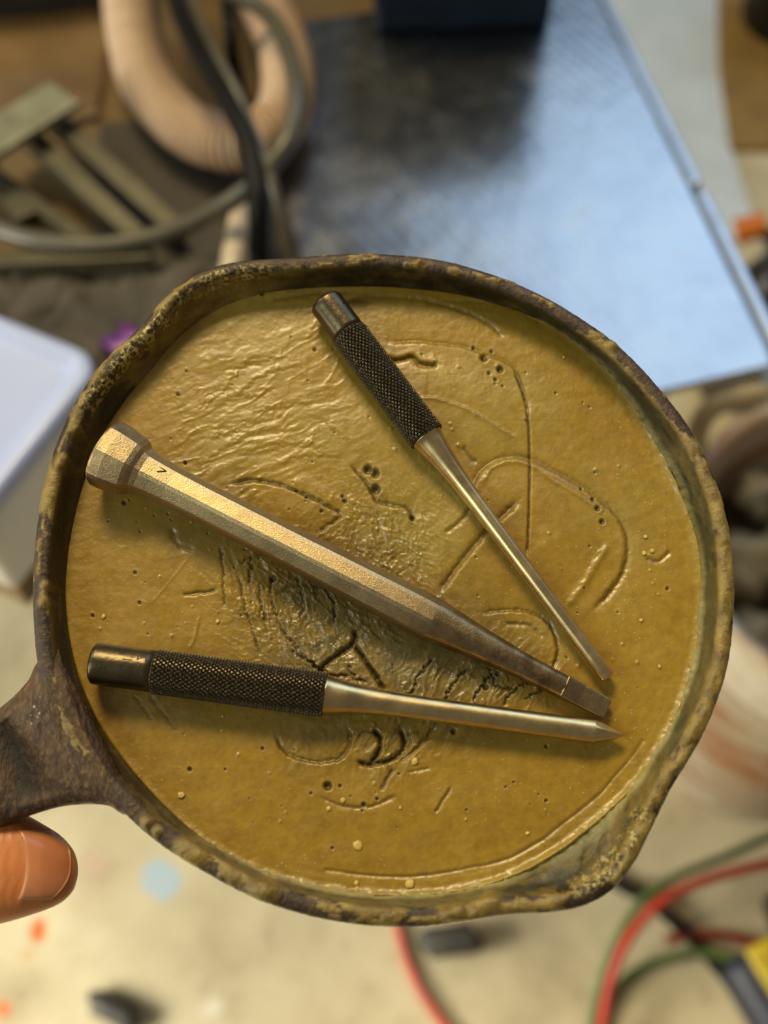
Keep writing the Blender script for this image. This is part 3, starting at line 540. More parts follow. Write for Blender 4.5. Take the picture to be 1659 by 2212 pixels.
# ------------------------------------------------------------------ hand
t = NT('skin')
c = t.ramp(t.noise(60, 4, .6), [(.3, lin(190, 108, 58)), (.6, lin(210, 130, 74)), (.8, lin(218, 146, 90))])
line = t.noise(500, 3, .5, .3, None, (.6, .12, .6))
SKIN = t.out(c, .42, 0, t.bump(line, .35, .0006, t.bump(t.noise(1500, 3), .2, .0002)), .4, **{'Subsurface Weight': .25, 'Subsurface Radius': (1, .35, .15), 'Subsurface Scale': .004})
t = NT('nail'); NAIL = t.out(t.ramp(t.noise(90, 3), [(.3, lin(196, 118, 76)), (.7, lin(212, 144, 98))]), .28, 0, t.bump(t.noise(900, 2, .5, 0, None, (.1, 1, 1)), .12, .0002), .5, **{'Subsurface Weight': .25, 'Subsurface Radius': (1, .4, .2), 'Subsurface Scale': .003})
HT = -4.0
prof_t = [(-420,1745,2060),(-330,1752,2050),(-240,1752,2035),(-150,1746,2018),(-80,1742,2008),(-20,1741,2000),(20,1747,1991),(60,1762,1979),(90,1779,1969),(120,1797,1957),(140,1814,1944),(155,1832,1928),(163,1850,1908),(167,1868,1888)]
PT_ = catmull(prof_t, 6); PT_ = PT_[:, :]; NS = len(PT_); NG = 72; TH = []
def thumb_pt(u, vt, vb, ph, off=0):
    c_ = (vt+vb)/2; hw = (vb-vt)/2; R_ = hw*1e-4*.97; taper = min(1, max(0.05, (168.5-u)/95)); thk = .86*min(R_*1.0, .0105*math.sqrt(taper)) if u > 60 else .86*min(R_, .0112)
    flat = 1.0-.16*max(0, math.cos(ph))**2*(1 if u > 40 else max(0, (u+60)/100))
    p = pan(u, c_-math.sin(ph)*hw*(1+off/hw/1e-4 if hw > 1 else 1), HT)
    return p+PN*((thk*math.cos(ph))*flat+off*math.cos(ph))
for (u, vt, vb) in PT_:
    TH.append([thumb_pt(u, vt, vb, 2*math.pi*i/NG) for i in range(NG)])
TH = np.array(TH); Ft = [list(map(int, f)) for f in gridf(NS, NG, True)]+[list(range(NG))[::-1], [(NS-1)*NG+i for i in range(NG)]]
# rest of the hand: a skinned skeleton closed around the handle, out of frame
def skin_mesh(verts, edges, rads, sub=2):
    m = bpy.data.meshes.new('sk'); m.from_pydata([tuple(v) for v in verts], edges, []); o = bpy.data.objects.new('sk', m); COL.objects.link(o)
    md = o.modifiers.new('s', 'SKIN'); 
    for i, r in enumerate(rads): m.skin_vertices[0].data[i].radius = (r, r*.85) if isinstance(r, float) else r
    m.skin_vertices[0].data[0].use_root = True; md.use_smooth_shade = True
    o.modifiers.new('u', 'SUBSURF').levels = sub
    dg = bpy.context.evaluated_depsgraph_get(); me = bpy.data.meshes.new_from_object(o.evaluated_get(dg)); bpy.data.objects.remove(o)
    V = np.array([v.co[:] for v in me.vertices]); F = [list(p.vertices) for p in me.polygons]; return V, F
AV = list(map(tuple, TH.reshape(-1, 3))); AF = list(Ft)
def addm(V, F):
    b = len(AV); AV.extend(map(tuple, V)); AF.extend([[i+b for i in f] for f in F])
Hp = lambda u, v, h: pan(u, v, h)
V, F = skin_mesh([Hp(-900,2200,-34), Hp(-1250,2480,-42), Hp(-1900,2900,-50), Hp(-700,2080,-30), Hp(-560,1960,-26), Hp(-560,1950,-8), Hp(-400,1900,-5), Hp(-250,1888,-4)],
                 [(0,1),(1,2),(0,3),(3,4),(0,5),(5,6),(6,7)], [.030, .027, .032, .030, .020, .0155, .0125, .0118]); addm(V, F)
for k in range(4):
    u0 = -470-k*170; v0 = 2010+k*90; rd = (.0088, .0092, .0088, .0078)[k]; ln = (1.0, 1.08, 1.0, .85)[k]
    V, F = skin_mesh([Hp(u0-60,v0+60,-28), Hp(u0+20,v0-90*ln,-31), Hp(u0+40,v0-260*ln,-24), Hp(u0+30,v0-360*ln,-12), Hp(u0+15,v0-350*ln,1)], [(0,1),(1,2),(2,3),(3,4)], [rd*1.2, rd*1.08, rd, rd*.92, rd*.8]); addm(V, F)
m = bpy.data.meshes.new('hm'); m.from_pydata(AV, [], AF); o = bpy.data.objects.new('hm', m); COL.objects.link(o)
md = o.modifiers.new('r', 'REMESH'); md.mode = 'VOXEL'; md.voxel_size = .0007; md.adaptivity = 0; md.use_smooth_shade = True
s_ = o.modifiers.new('sm', 'SMOOTH'); s_.iterations = 6; s_.factor = .5
dg = bpy.context.evaluated_depsgraph_get(); me = bpy.data.meshes.new_from_object(o.evaluated_get(dg)); bpy.data.objects.remove(o)
nv = len(me.vertices); V = np.empty(nv*3); me.vertices.foreach_get('co', V); V = V.reshape(-1, 3); F = [list(p.vertices) for p in me.polygons]
# skin fold round the nail and creases over the knuckle
pr = lambda V: (829.5+FPX*((V-Cc)@Rv)/((V-Cc)@Dv), 1106-FPX*((V-Cc)@Uv)/((V-Cc)@Dv))
pu, pv = pr(V); hh_ = (V-PO)@PN
topm = np.clip((hh_-.0005)/.003, 0, 1)
cut = lambda v: 74-((v-1868)/92)**2*26        # cuticle line
dd = pu-cut(pv); fold = .0007*np.exp(-((dd+7)/8)**2)*(abs(pv-1868) < 95)*topm
cr = sum(-.00025*np.exp(-((pu-(x0-((pv-1868)/120)**2*18)+3*np.sin(pv/9+x0))/4.5)**2) for x0 in (20, -6, -30, -120, -140))*topm
sidef = .0005*np.exp(-((pv-1952+(pu-100)*.25)/7)**2)*(pu > 60)*(pu < 140)*topm
V = V+PN*(fold+cr+sidef)[:, None]
HN = empty('person', Vector(Hp(-100, 1880, -14)), 'bare hand, thumb tip with short nail beside the pan handle', 'person')
HAND = mk('hand', V, F, SKIN, HN, True)
# nail plate: curved shell following the thumb surface
NU, NP = 26, 30; nl_ = []
for i in range(NU):
    f = i/(NU-1)
    for j in range(NP):
        g_ = -1+2*j/(NP-1); vlin = 1868+g_*78; us = 76-(g_**2)*20; ue = 161-(abs(g_)**2.3)*44; u = us+(ue-us)*f
        vt = np.interp(u, PT_[:,0], PT_[:,1]); vb = np.interp(u, PT_[:,0], PT_[:,2]); hw = (vb-vt)/2; c_ = (vt+vb)/2
        s = np.clip((c_-vlin)/hw, -.985, .985); ph = math.asin(s); edge = min(1, (1-abs(g_))*8+.0, f*8+.0)
        nl_.append(thumb_pt(u, vt, vb, ph)+PN*(-.0003+.0008*edge**.5))
N1 = np.array(nl_); N2 = N1-PN*.0009; NV = np.vstack([N1, N2]); o_ = NU*NP
Fn = [list(map(int, f)) for f in gridf(NU, NP)]+[[x+o_ for x in map(int, f)][::-1] for f in gridf(NU, NP)]
bd = [j for j in range(NP)]+[i*NP+NP-1 for i in range(1, NU)]+[(NU-1)*NP+j for j in range(NP-2, -1, -1)]+[i*NP for i in range(NU-2, 0, -1)]
Fn += [[bd[i], bd[(i+1) % len(bd)], bd[(i+1) % len(bd)]+o_, bd[i]+o_] for i in range(len(bd))]
tag(mk('thumbnail', NV, Fn, NAIL, HAND, True), 'short pale thumbnail')
# ------------------------------------------------------------------ workbench and things on it
ZT = .62
WOOD = simple('worn_wood', lin(96, 74, 38), .55, 0, .3, 9, .2, .002)
t = NT('scuffed_sheet_metal')
e = onz(1659, 740, ZT)-onz(1290, 0, ZT); an = math.atan2(e.y, e.x)
sc_ = t.noise(60, 6, .7, 0, None, (1, .04, 1), -.75); pt_ = t.noise(22, 7, .7, .6)
n_ = t.bump(t.noise(26, 4, .6), .25, .003); n_ = t.bump(sc_, .16, .0012, n_)
wv = t.n.new('ShaderNodeTexWave'); wv.inputs['Scale'].default_value = 34; wv.inputs['Distortion'].default_value = .3; t.l.new(t.mapped(None, (1, 1, 1), -.62), wv.inputs[0]); n_ = t.bump(wv.outputs['Fac'], .10, .001, n_)
sp = t.ramp(t.voro(24), [(.06, 1.0), (.13, 0.0)])
PLATE = t.out(t.mix(t.math('MULTIPLY', sp, .35), t.ramp(pt_, [(.3, lin(150, 150, 152)), (.6, lin(172, 172, 174)), (.75, lin(176, 170, 158))]), lin(186, 160, 130)), t.ramp(pt_, [(.3, .20), (.7, .30)]), 1.0, n_)
B_ = [onz(1290, 0, ZT), onz(1659, 740, ZT)]; dirE = (B_[0]-B_[1]).normalized()
PR = B_[1]-dirE*.022; FR = B_[0]+dirE*.25; lf = Vector((-dirE.y, dirE.x, 0))
BN = empty('workbench', Vector((-.15, .65, 0)), 'wooden workbench behind the pan, under the metal sheet', 'workbench')
q4 = [PR, FR, FR+lf*1.05, PR+lf*1.05]
bm = bmesh.new(); prism_bm(bm, [(p.x, p.y) for p in [q4[0]+dirE*.05, q4[1], q4[2], q4[3]+dirE*.05]], ZT-.034, ZT-.006, .002); bmobj('bench_top', bm, WOOD, BN)
for p, q_ in ((q4[0], (1, 1)), (q4[1], (-1, 1)), (q4[2], (-1, -1)), (q4[3], (1, -1))):
    c_ = p+dirE*(.09 if q_[0] > 0 else .05)*q_[0]+lf*.06*q_[1]; bm = bmesh.new(); box_bm(bm, (c_.x, c_.y, (ZT-.034)/2), .06, .06, ZT-.0345, math.atan2(dirE.y, dirE.x), .003); bmobj('leg', bm, WOOD, BN)
poly = [onz(*p, ZT) for p in ((642,46),(1150,2),(1290,0),(1659,740))]; poly.append(PR+dirE*.004); poly += [onz(720, 1010, ZT), onz(655, 560, ZT), onz(603, 392, ZT)]
poly[2] = B_[0]-Vector((.004, 0, 0)); pl = [(p.x, p.y) for p in poly]; pl[1] = (pl[2][0]-.004-.05, pl[2][1]+.03)
pl = [(poly[0].x, poly[0].y), (onz(1275, -40, ZT).x, onz(1275, -40, ZT).y), (poly[3].x-.003, poly[3].y), (poly[4].x-.003, poly[4].y)]+[(p.x, p.y) for p in poly[5:]]
bm = bmesh.new(); prism_bm(bm, pl, ZT-.0058, ZT, .001)
tag(bmobj('metal_sheet', bm, PLATE), 'scuffed grey metal sheet reflecting blue daylight on the bench', 'sheet')
# folded lip along its right edge, in two lengths, coloured pale as if lit
TRIM = simple('daylit_lip', lin(170, 186, 214), .3, .6, .1, 60)
for f0, f1, lw in ((-.30, .60, .0085), (.615, 1.2, .0085)):
    p0 = B_[0].lerp(B_[1], f0); p1 = B_[0].lerp(B_[1], f1); mid = (p0+p1)/2; ln = (p1-p0).length
    bm = bmesh.new(); box_bm(bm, (mid.x+.0055, mid.y, ZT-.012), ln, lw, .028, math.atan2(dirE.y, dirE.x), .003)
    tag(bmobj('edge_lip', bm, TRIM), 'long metal lip, coloured as if lit, on far stretch of the sheet edge' if f0 < 0 else 'short metal lip, coloured as if lit, on near stretch of the sheet edge', 'strip', 'strips along the edge of the metal sheet')
# corrugated hose
HOSE = simple('translucent_beige_plastic', lin(190, 162, 134), .4, 0, .06, 40, .05, .001)
pth = pxpath([(262,-200,ZT+.03),(272,-90,ZT+.026),(280,40,ZT+.025),(312,170,ZT+.025),(392,268,ZT+.026),(500,312,ZT+.03),(588,282,ZT+.033),(622,200,ZT+.033),(610,100,ZT+.03),(570,10,ZT+.028),(520,-90,ZT+.026),(470,-200,ZT+.026)], 60)
sl_ = np.r_[0, np.cumsum(np.linalg.norm(np.diff(pth, axis=0), axis=1))]; q_ = np.arange(0, sl_[-1], .00085); pth = np.stack([np.interp(q_, sl_, pth[:, i]) for i in range(3)], 1)
k = np.ones(15)/15
pth = np.stack([np.convolve(np.r_[[c_[0]]*7, c_, [c_[-1]]*7], k, 'valid') for c_ in pth.T], 1)
V, F = tube(pth, .0166+.0024*np.sign(np.sin(q_*2*np.pi/.0044))*np.abs(np.sin(q_*2*np.pi/.0044))**.6, 40)
tag(mk('vacuum_hose', V, F, HOSE), 'thick beige ribbed vacuum hose bent into a U on the bench', 'hose')
RUB = simple('black_rubber', lin(20, 18, 16), .5, 0, .2, 60, spec=.15); RUBG = simple('grey_rubber', lin(84, 78, 64), .30, 0, .15, 60)
def cable(name, pts, r, mat, label, cat='cable', group=None, n=12, z=None):
    V, F = tube(pxpath(pts, n), r, 16); return tag(mk(name, V, F, mat), label, cat, group)
z1 = ZT+.075
cable('power_cable', [(330,-160,z1),(368,-40,z1),(398,50,z1),(440,130,z1+.01),(492,222,z1+.015),(532,300,z1+.015),(551,380,z1+.01),(559,460,z1),(560,560,z1-.03),(556,680,ZT+.03),(540,800,ZT+.006),(500,900,ZT+.005)], .0064, RUB, 'thick black cable crossing in front of the ribbed hose')
z2 = ZT+.066
cable('air_hose', [(380,-160,z2),(480,-30,z2),(560,14,z2),(606,70,z2),(634,150,z2),(639,225,z2),(622,300,z2-.004),(588,352,z2-.01),(545,400,z2-.018),(470,452,z2-.03),(360,503,z2-.04),(230,530,z2-.044),(110,524,z2-.044),(0,498,z2-.046),(-120,460,z2-.05),(-260,430,z2-.05)], .0060, RUBG, 'glossy grey air hose looping over the ribbed hose and away left', 'hose')
cable('thin_cable', [(370,-120,z2+.004),(408,-10,z2+.004),(446,84,z2+.004),(492,165,z2),(528,240,z2-.006),(580,370,z2-.012),(612,470,z2-.03),(650,580,ZT+.008),(680,680,ZT+.005)], .0036, RUBG, 'thin grey cord running beside the thick black cable')
cable('short_cable', [(480,-120,ZT+.058),(492,0,ZT+.056),(497,70,ZT+.055),(505,140,ZT+.03),(520,220,ZT+.0),(528,300,ZT-.001)], .0052, RUB, 'short black cord hanging inside the bend of the ribbed hose')
# rubber mat and crumpled cloth on the bench, left
MATM = simple('dark_mat', lin(54, 45, 35), .6, 0, .35, 14, .3, .003); CLOTH = simple('grey_rag', lin(76, 68, 56), .8, 0, .45, 16, .5, .004)
bm = bmesh.new(); prism_bm(bm, [(onz(*p, ZT).x, onz(*p, ZT).y) for p in ((215,262),(595,262),(600,560),(560,900),(180,900))], ZT-.006, ZT, .001)
tag(bmobj('rubber_mat', bm, MATM), 'flat dark brown mat under the bend of the ribbed hose', 'mat')
def drape(name, corners, z0, amp, mat, label, cat, seed, n=70, thick=.003, sc=14):
    c4 = [np.array(onz(*p, z0)) for p in corners]; s_, t_ = np.meshgrid(np.linspace(0, 1, n), np.linspace(0, 1, n))
    P_ = ((1-s_)*(1-t_))[..., None]*c4[0]+(s_*(1-t_))[..., None]*c4[1]+(s_*t_)[..., None]*c4[2]+((1-s_)*t_)[..., None]*c4[3]
    h = fbm(P_[..., 0]*sc, P_[..., 1]*sc, seed, 5); P_[..., 2] = z0+thick+amp*np.clip(.5+h*1.3, 0, 1.5)
    P_[..., 0] += .012*fbm(t_*6, s_*0, seed+3, 3); P_[..., 1] += .012*fbm(s_*6, t_*0, seed+4, 3)
    L2 = P_.copy(); L2[..., 2] -= thick*.9; V = np.vstack([P_.reshape(-1, 3), L2.reshape(-1, 3)]); o2 = n*n
    F = [list(map(int, f)) for f in gridf(n, n)]+[[x+o2 for x in map(int, f)][::-1] for f in gridf(n, n)]
    b2 = list(range(n))+[i*n+n-1 for i in range(1, n)]+[(n-1)*n+j for j in range(n-2, -1, -1)]+[i*n for i in range(n-2, 0, -1)]
    F += [[b2[i], b2[(i+1) % len(b2)], b2[(i+1) % len(b2)]+o2, b2[i]+o2][::-1] for i in range(len(b2))]
    return tag(mk(name, V, F, mat), label, cat)
drape('rag', ((-200,560),(560,600),(470,900),(-200,860)), ZT-.005, .030, CLOTH, 'crumpled dark grey rag on the bench beyond the plastic tub', 'rag', 5)
drape('brown_paper', ((-300,-260),(262,-260),(215,262),(-300,290)), ZT-.006, .006, simple('brown_paper', lin(92, 68, 34), .6, 0, .6, 7, .2, .002), 'sheet of stained brown paper at the far left of the bench', 'paper', 9, 50, .002, 7)
# steel frame of welded bars
FRM = simple('galvanised_bar', lin(86, 80, 62), .42, .5, .25, 30, .3, .001)
FE = empty('steel_frame', onz(180, 400, ZT), 'grey angle iron frame leaning on the bench left of the hose', 'frame')
def bar(name, a, b, w_, h_, par, mat=FRM):
    a = Vector(a); b = Vector(b); d = b-a; bm = bmesh.new(); box_bm(bm, (0, 0, 0), d.length, w_, h_, 0, .001)
    M = Matrix.Translation((a+b)/2) @ d.to_track_quat('X', 'Z').to_matrix().to_4x4(); bmesh.ops.transform(bm, matrix=M, verts=bm.verts); return bmobj(name, bm, mat, par)
zf = ZT+.012
bar('bar', onz(45, 280, zf+.012), onz(300, 520, zf), .013, .013, FE); bar('bar', onz(118, 262, zf+.012), onz(390, 510, zf), .013, .013, FE)
bar('bar', onz(-60, 330, zf), onz(60, 480, zf), .015, .012, FE); bar('bar', onz(10, 400, zf-.002), onz(230, 560, zf-.004), .010, .012, FE)
bar('end_plate', onz(-60, 330, zf+.03), onz(142, 205, zf+.03), .032, .006, FE, simple('pale_bracket', lin(136, 134, 112), .4, .4))
bar('bar', onz(-80, 580, zf), onz(330, 560, zf), .010, .014, FE)
# dark case (upper left corner) and blue-black case standing on the sheet's far end
def case(name, cpx, z0, sx, sy, sz, rz, mat, label, hmat=None):
    p = onz(*cpx, z0); E_ = empty(name, p, label, 'case'); bm = bmesh.new(); box_bm(bm, (p.x, p.y, z0+sz*.35), sx, sy, sz*.7, rz, .006); bmobj('case_body', bm, mat, E_)
    bm = bmesh.new(); box_bm(bm, (p.x, p.y, z0+sz*.85), sx*1.02, sy*1.02, sz*.296, rz, .008); bmobj('case_lid', bm, mat, E_)
    q = Matrix.Rotation(rz, 3, 'Z') @ Vector((1, 0, 0)); P_ = [p+q*(sx*.2*s)+Vector((0, 0, sz+h)) for s, h in ((-1,-.002),(-.95,.02),(-.6,.028),(.6,.028),(.95,.02),(1,-.002))]
    V, F = tube(catmull(P_, 6), .006, 12); mk('case_handle', V, F, hmat or mat, E_); return E_
DK = simple('black_plastic', lin(22, 20, 18), .5); NAVY = simple('navy_plastic', lin(16, 36, 58), .4)
case('tool_case', (30, -70), ZT-.0005, .20, .14, .085, .15, DK, 'black case at the far left corner of the bench')
case('storage_case', (985, -32), ZT, .135, .12, .16, .05, NAVY, 'blue-black case standing on the far end of the metal sheet')
V, F = tube(pxpath([(532,425,ZT+.012),(520,470,ZT+.012),(508,530,ZT+.012),(495,620,ZT+.012),(480,720,ZT+.012)], 8), .0075, 20)
tag(mk('plastic_pipe', V, F, simple('cream_plastic', lin(206, 188, 160), .4)), 'short cream plastic pipe on the mat beside the thick black cable', 'pipe')
# purple scrap
bm = bmesh.new(); c_ = onz(283, 742, ZT+.03); bmesh.ops.create_icosphere(bm, subdivisions=3, radius=.013)
for v in bm.verts: v.co = Vector((v.co.x*1.2, v.co.y, v.co.z*.5))*(1+.25*math.sin(v.co.x*400+v.co.y*300))+c_
tag(bmobj('foil_wrapper', bm, simple('purple_foil', lin(112, 60, 130), .35, .3), None, True), 'crumpled purple wrapper beyond the left rim of the pan', 'wrapper')
# plastic tub with lid, left
t = NT('milky_plastic'); TUBM = t.out(t.ramp(t.noise(12, 4), [(.3, lin(206, 210, 212)), (.7, lin(232, 234, 236))]), .35, 0, t.bump(t.noise(18, 3), .2, .003), .5, **{'Transmission Weight': .25, 'Subsurface Weight': .2, 'Subsurface Scale': .01})
LIDM = simple('blueish_lid', lin(172, 182, 220), .3, 0, .06, 10, .1, .001)
ztub = ZT+.095
cT = onz(228, 772, ztub); T0 = onz(0, 680, ztub); ed = (cT-T0).normalized(); pe = Vector((ed.y, -ed.x, 0)); 
TE = empty('storage_tub', Vector(((cT-ed*.09+pe*.06).x, (cT-ed*.09+pe*.06).y, ZT)), 'milky plastic tub with bluish lid at the left edge', 'tub')
def rrect(c0, e1, e2, l1, l2, r, n=7):
    P_ = []
    for (a, b, s) in ((0, 0, 2), (l1, 0, 3), (l1, l2, 0), (0, l2, 1)):
        cx = a+(r if a == 0 else -r); cy = b+(r if b == 0 else -r)
        for i in range(n+1):
            th_ = (s+i/n)*math.pi/2; P_.append(c0+e1*(cx+r*math.cos(th_))+e2*(cy+r*math.sin(th_)))
    return P_
e1 = -ed; e2 = pe; l1, l2 = .20, .115
bm = bmesh.new(); cc_ = [cT+e1*a+e2*b for a, b in ((.02, -.15), (.02, l2-.02), (l1-.02, l2-.02), (l1-.02, -.15))]; prism_bm(bm, [(p.x, p.y) for p in cc_], ZT-.03, ZT-.0055); bmobj('extension_board', bm, WOOD, BN)
def ringz(P_, z): return np.array([(p.x, p.y, z) for p in P_])
def loopmesh(name, loops, mat, par, capb=True, capt=True, smooth=True):
    n_ = len(loops[0]); V = np.vstack(loops); F = [list(map(int, f)) for f in gridf(len(loops), n_, True)]
    if capb: F.append(list(range(n_))[::-1])
    if capt: F.append([(len(loops)-1)*n_+i for i in range(n_)])
    return mk(name, V, F, mat, par, smooth)
def rr_in(d): return rrect(cT+e1*d+e2*d, e1, e2, l1-2*d, l2-2*d, max(.004, .018-d))
loopmesh('tub_body', [ringz(rr_in(d), z) for d, z in ((.018, ZT-.004), (.015, ZT+.002), (.008, ztub-.012), (.007, ztub-.006))], TUBM, TE)
loopmesh('tub_lid', [ringz(rr_in(d), z) for d, z in ((.003, ztub-.014), (.0, ztub-.012), (.0, ztub-.002), (.002, ztub), (.008, ztub), (.010, ztub-.003), (.016, ztub-.004))], LIDM, TE)
# black object with orange knob, far right
KN = empty('spray_bottle', onz(1668, 560, .28), 'black bottle with orange nozzle at the right edge', 'bottle')
cb = onz(1705, 535, .25); cb = Vector((cb.x, cb.y, 0)); KN.location = cb; cbp = cb.copy()
V, F = lathe([(.038,0),(.044,.006),(.046,.03),(.046,.15),(.042,.19),(.030,.215),(.022,.225),(.022,.245),(.026,.246),(.026,.262),(.012,.266)], cb, 40); mk('bottle_body', V, F, simple('black_bottle', lin(40, 40, 46), .35), KN)
ko = onz(1622, 492, .262); bm = bmesh.new(); bmesh.ops.create_cone(bm, cap_ends=True, segments=24, radius1=.016, radius2=.012, depth=.034, matrix=Matrix.Translation(ko) @ Matrix.Rotation(1.2, 4, 'Y')); bmesh.ops.bevel(bm, geom=bm.edges[:], offset=.002, segments=2, affect='EDGES'); tag(bmobj('nozzle', bm, simple('orange_plastic', lin(206, 112, 30), .4), KN), 'orange nozzle')
bm = bmesh.new(); bmesh.ops.create_cone(bm, cap_ends=True, segments=16, radius1=.008, radius2=.008, depth=(ko-Vector((cb.x, cb.y, .256))).length, matrix=Matrix.Translation((ko+Vector((cb.x, cb.y, .256)))/2) @ (ko-Vector((cb.x, cb.y, .256))).to_track_quat('Z', 'Y').to_matrix().to_4x4()); bmobj('trigger_arm', bm, DK, KN)
# tan board on the floor, pale sheet added as daylight sheen on the concrete, black bin
bm = bmesh.new(); prism_bm(bm, [(onz(*p, 0).x, onz(*p, 0).y) for p in ((1545,-200),(2100,-200),(2100,330),(1575,330),(1550,150))], .0, .012, .002)
tag(bmobj('cardboard_sheet', bm, simple('tan_cardboard', lin(142, 112, 58), .75, 0, .2, 20)), 'tan cardboard lying on the floor at the upper right', 'cardboard')
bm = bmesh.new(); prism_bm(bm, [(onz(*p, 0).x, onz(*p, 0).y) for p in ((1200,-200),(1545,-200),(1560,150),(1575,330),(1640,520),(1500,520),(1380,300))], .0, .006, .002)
tag(bmobj('floor_sheen_sheet', bm, simple('white_sheen', lin(206, 214, 220), .16, 0, .08, 12, .3, .004)), 'glossy white sheet added as daylight sheen on the floor beyond the bench edge', 'sheet')
pb = onz(1700, 60, 0.0); pb.z = .012; V, F = lathe([(.075,0),(.08,.004),(.092,.16),(.096,.162),(.096,.17),(.088,.17),(.078,.02),(.01,.018)], pb, 40)
tag(mk('waste_bin', V, F, DK), 'black round bin in the upper right corner', 'bin')
# bucket
t = NT('stained_white_plastic'); zc = t.n.new('ShaderNodeSeparateXYZ'); t.l.new(t.tc.outputs['Object'], zc.inputs[0])
bn = t.noise(16, 5, .6, .5, None, (.35, .35, 2.2)); st1 = t.ramp(bn, [(.46, 0.0), (.58, 1.0)])
BUCK = t.out(t.mix(t.math('MULTIPLY', st1, .85), t.ramp(t.noise(30, 4), [(.3, lin(176, 164, 140)), (.7, lin(198, 190, 170))]), t.ramp(t.noise(50, 3), [(.4, lin(150, 84, 36)), (.7, lin(168, 112, 62))])), .45, 0, t.bump(t.noise(60, 3), .15, .002))
zb = .37; cb = onz(1880, 1170, zb); cb = Vector((cb.x, cb.y, 0))
BK = empty('bucket', cb, 'rust-stained white bucket on the floor right of the pan', 'bucket')
V, F = lathe([(.118,0),(.123,.004),(.140,.29),(.147,.292),(.147,.298),(.141,.300),(.142,.318),(.149,.320),(.149,.327),(.143,.329),(.145,.362),(.151,.364),(.151,.372),(.141,.372),(.138,.35),(.118,.012),(.01,.010)], cb, 72); mk('bucket_body', V, F, BUCK, BK)
RIMM = simple('tan_rim_plastic', lin(176, 158, 126), .45)
# bail: broad plastic strap standing up over the bucket
P_ = [onz(*q) for q in ((1500,1060,.36),(1503,990,.38),(1508,930,.41),(1535,884,.43),(1600,856,.44),(1700,842,.445),(1850,846,.445),(2050,880,.43),(2150,960,.40))]
V, F = tube(catmull(P_, 8), .0088, 16); mk('bail_handle', V, F, RIMM, BK)
for s in (-1, 1):
    V, F = lathe([(.016,-.012),(.018,-.01),(.018,.006),(.014,.009)], (cb.x+s*.152, cb.y+.02, .345), 24, (s, 0, 0)); mk('handle_boss', V, F, RIMM, BK)
# contents: scrap lumps
LMP = simple('scrap_metal', lin(142, 130, 106), .5, .4, .5, 40, .4, .002)
LN = ['grey scrap lump at the left inside of the stained bucket', 'grey scrap lump at the near left inside of the stained bucket', 'large scrap lump in the middle of the stained bucket', 'scrap lump at the near side inside the stained bucket', 'large scrap lump at the right inside of the stained bucket', 'small scrap lump at the far left inside of the stained bucket', 'small scrap lump at the far side inside the stained bucket']
for i, (dx, dy, r, zz) in enumerate([(-.08,.02,.045,.30),(-.085,-.045,.035,.29),(-.02,.05,.05,.31),(-.02,-.06,.045,.29),(.05,.0,.05,.30),(-.06,.085,.03,.31),(.03,.09,.03,.31)]):
    bm = bmesh.new(); bmesh.ops.create_icosphere(bm, subdivisions=3, radius=r)
    for v in bm.verts:
        d = v.co.normalized(); kk = .75+.35*float(fbm(np.array(d.x*2+i), np.array(d.y*2+d.z), i, 3)); v.co = v.co*kk; v.co.z *= .8; v.co += Vector((cb.x+dx, cb.y+dy, zz))
    tag(bmobj('scrap_lump', bm, LMP, None, True), LN[i], 'scrap', 'scrap lumps in the bucket')
bm = bmesh.new(); bmesh.ops.create_cone(bm, cap_ends=True, segments=40, radius1=.118, radius2=.130, depth=.25, matrix=Matrix.Translation((cb.x, cb.y, .14))); tag(bmobj('grit', bm, simple('dark_grit', lin(92, 80, 62), .8, 0, .5, 90, 1, .004)), 'dark grit filling the stained bucket under the scrap', 'grit', None, 'stuff')
# ------------------------------------------------------------------ hoses and bits on the floor
RED = simple('red_rubber', lin(176, 52, 36), .45); GRN = simple('green_rubber', lin(84, 104, 52), .5); DRED = simple('dark_red_rubber', lin(130, 36, 24), .5)
cable('red_gas_hose', [(1290,2420,.006),(1298,2250,.02),(1312,2150,.04),(1340,2060,.06),(1385,1990,.07),(1440,1940,.075),(1510,1905,.07),(1590,1882,.06),(1680,1862,.05),(1800,1830,.03),(1950,1800,.006)], .0048, RED, 'thick red rubber hose arching at the lower right, nearest the pan', 'hose')
cable('green_gas_hose', [(1262,2420,.006),(1276,2240,.006),(1290,2150,.02),(1318,2060,.04),(1358,1985,.055),(1410,1925,.06),(1480,1885,.055),(1570,1850,.04),(1680,1800,.02),(1820,1760,.006)], .0044, GRN, 'green hose arching just outside the thick red one', 'hose')
cable('green_hose_coil', [(1270,2300,.006),(1305,2185,.006),(1345,2122,.008),(1415,2078,.01),(1500,2058,.012),(1580,2070,.012),(1700,2110,.006)], .0045, GRN, 'low green hose curving below the red arch', 'hose')
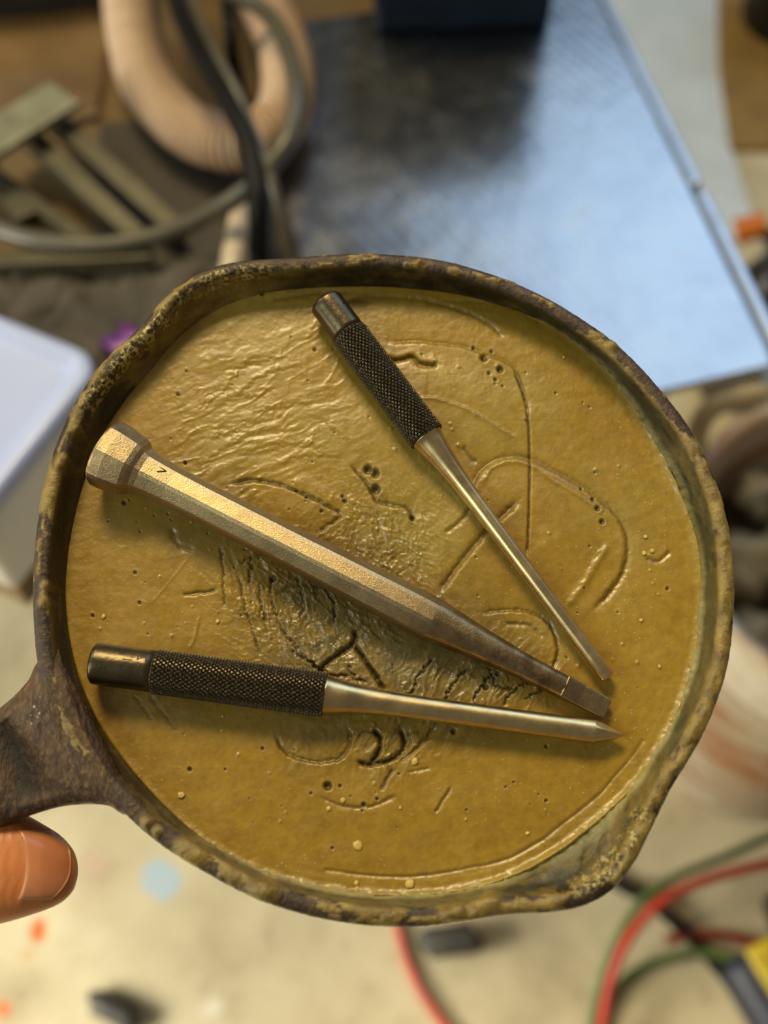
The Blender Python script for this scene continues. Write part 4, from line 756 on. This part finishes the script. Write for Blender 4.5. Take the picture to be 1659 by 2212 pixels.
cable('red_hose_end', [(1440,2030,.006),(1500,2018,.008),(1580,2024,.008),(1660,2046,.006),(1760,2080,.006)], .0045, DRED, 'dark red hose crossing behind the yellow tool', 'hose')
cable('red_lead', [(845,1900,.005),(862,2010,.005),(882,2080,.005),(915,2148,.005),(962,2216,.005),(1040,2300,.005),(1160,2380,.005)], .0042, RED, 'thin red lead on the floor below the middle of the pan', 'lead')
cable('black_lead', [(1270,1850,.004),(1330,1905,.006),(1392,1938,.012),(1440,1975,.012),(1500,2030,.006),(1560,2100,.004),(1620,2180,.004)], .0065, RUB, 'short black lead passing beneath the red and green hoses', 'lead')
def plug(name, a, b, r, label):
    pa = onz(*a, r*.9); pb_ = onz(*b, r*.9); P_ = [pa.lerp(pb_, f) for f in (0,.04,.12,.5,.88,.96,1)]
    P_ = [p+Vector((0, .003*math.sin(i), 0)) for i, p in enumerate(P_)]
    V, F = tube(P_, [r*.6, r*.9, r, r*.94, r, r*.9, r*.6], 20); return tag(mk(name, V, F, simple('dull_black', lin(66, 64, 58), .6)), label, 'offcut')
plug('rubber_offcut', (196,2168), (292,2200), .0115, 'short black rubber offcut near the bottom left corner')
plug('tube_offcut', (914,2048), (1030,2016), .0150, 'black tube offcut on the floor beside the thin red lead')
YE = simple('yellow_plastic', lin(180, 158, 26), .45); p = onz(1695, 2185, 0)
TM = empty('hand_tool', p, 'navy and yellow hand tool in the bottom right corner', 'tool')
bm = bmesh.new(); box_bm(bm, (p.x, p.y, .026), .085, .12, .05, .45, .014); bmobj('tool_body', bm, simple('navy_casing', lin(34, 40, 58), .45), TM, True)
bm = bmesh.new(); box_bm(bm, (p.x-.0, p.y+.02, .053), .060, .085, .008, .45, .003); bmobj('yellow_face', bm, YE, TM, True)
bm = bmesh.new(); box_bm(bm, (onz(1800, 2005, 0).x, onz(1800, 2005, 0).y, .035), .13, .07, .07, .1, .006); tag(bmobj('black_crate', bm, simple('dark_crate', lin(40, 32, 22), .7)), 'dark crate on the floor at the right edge behind the hoses', 'crate')
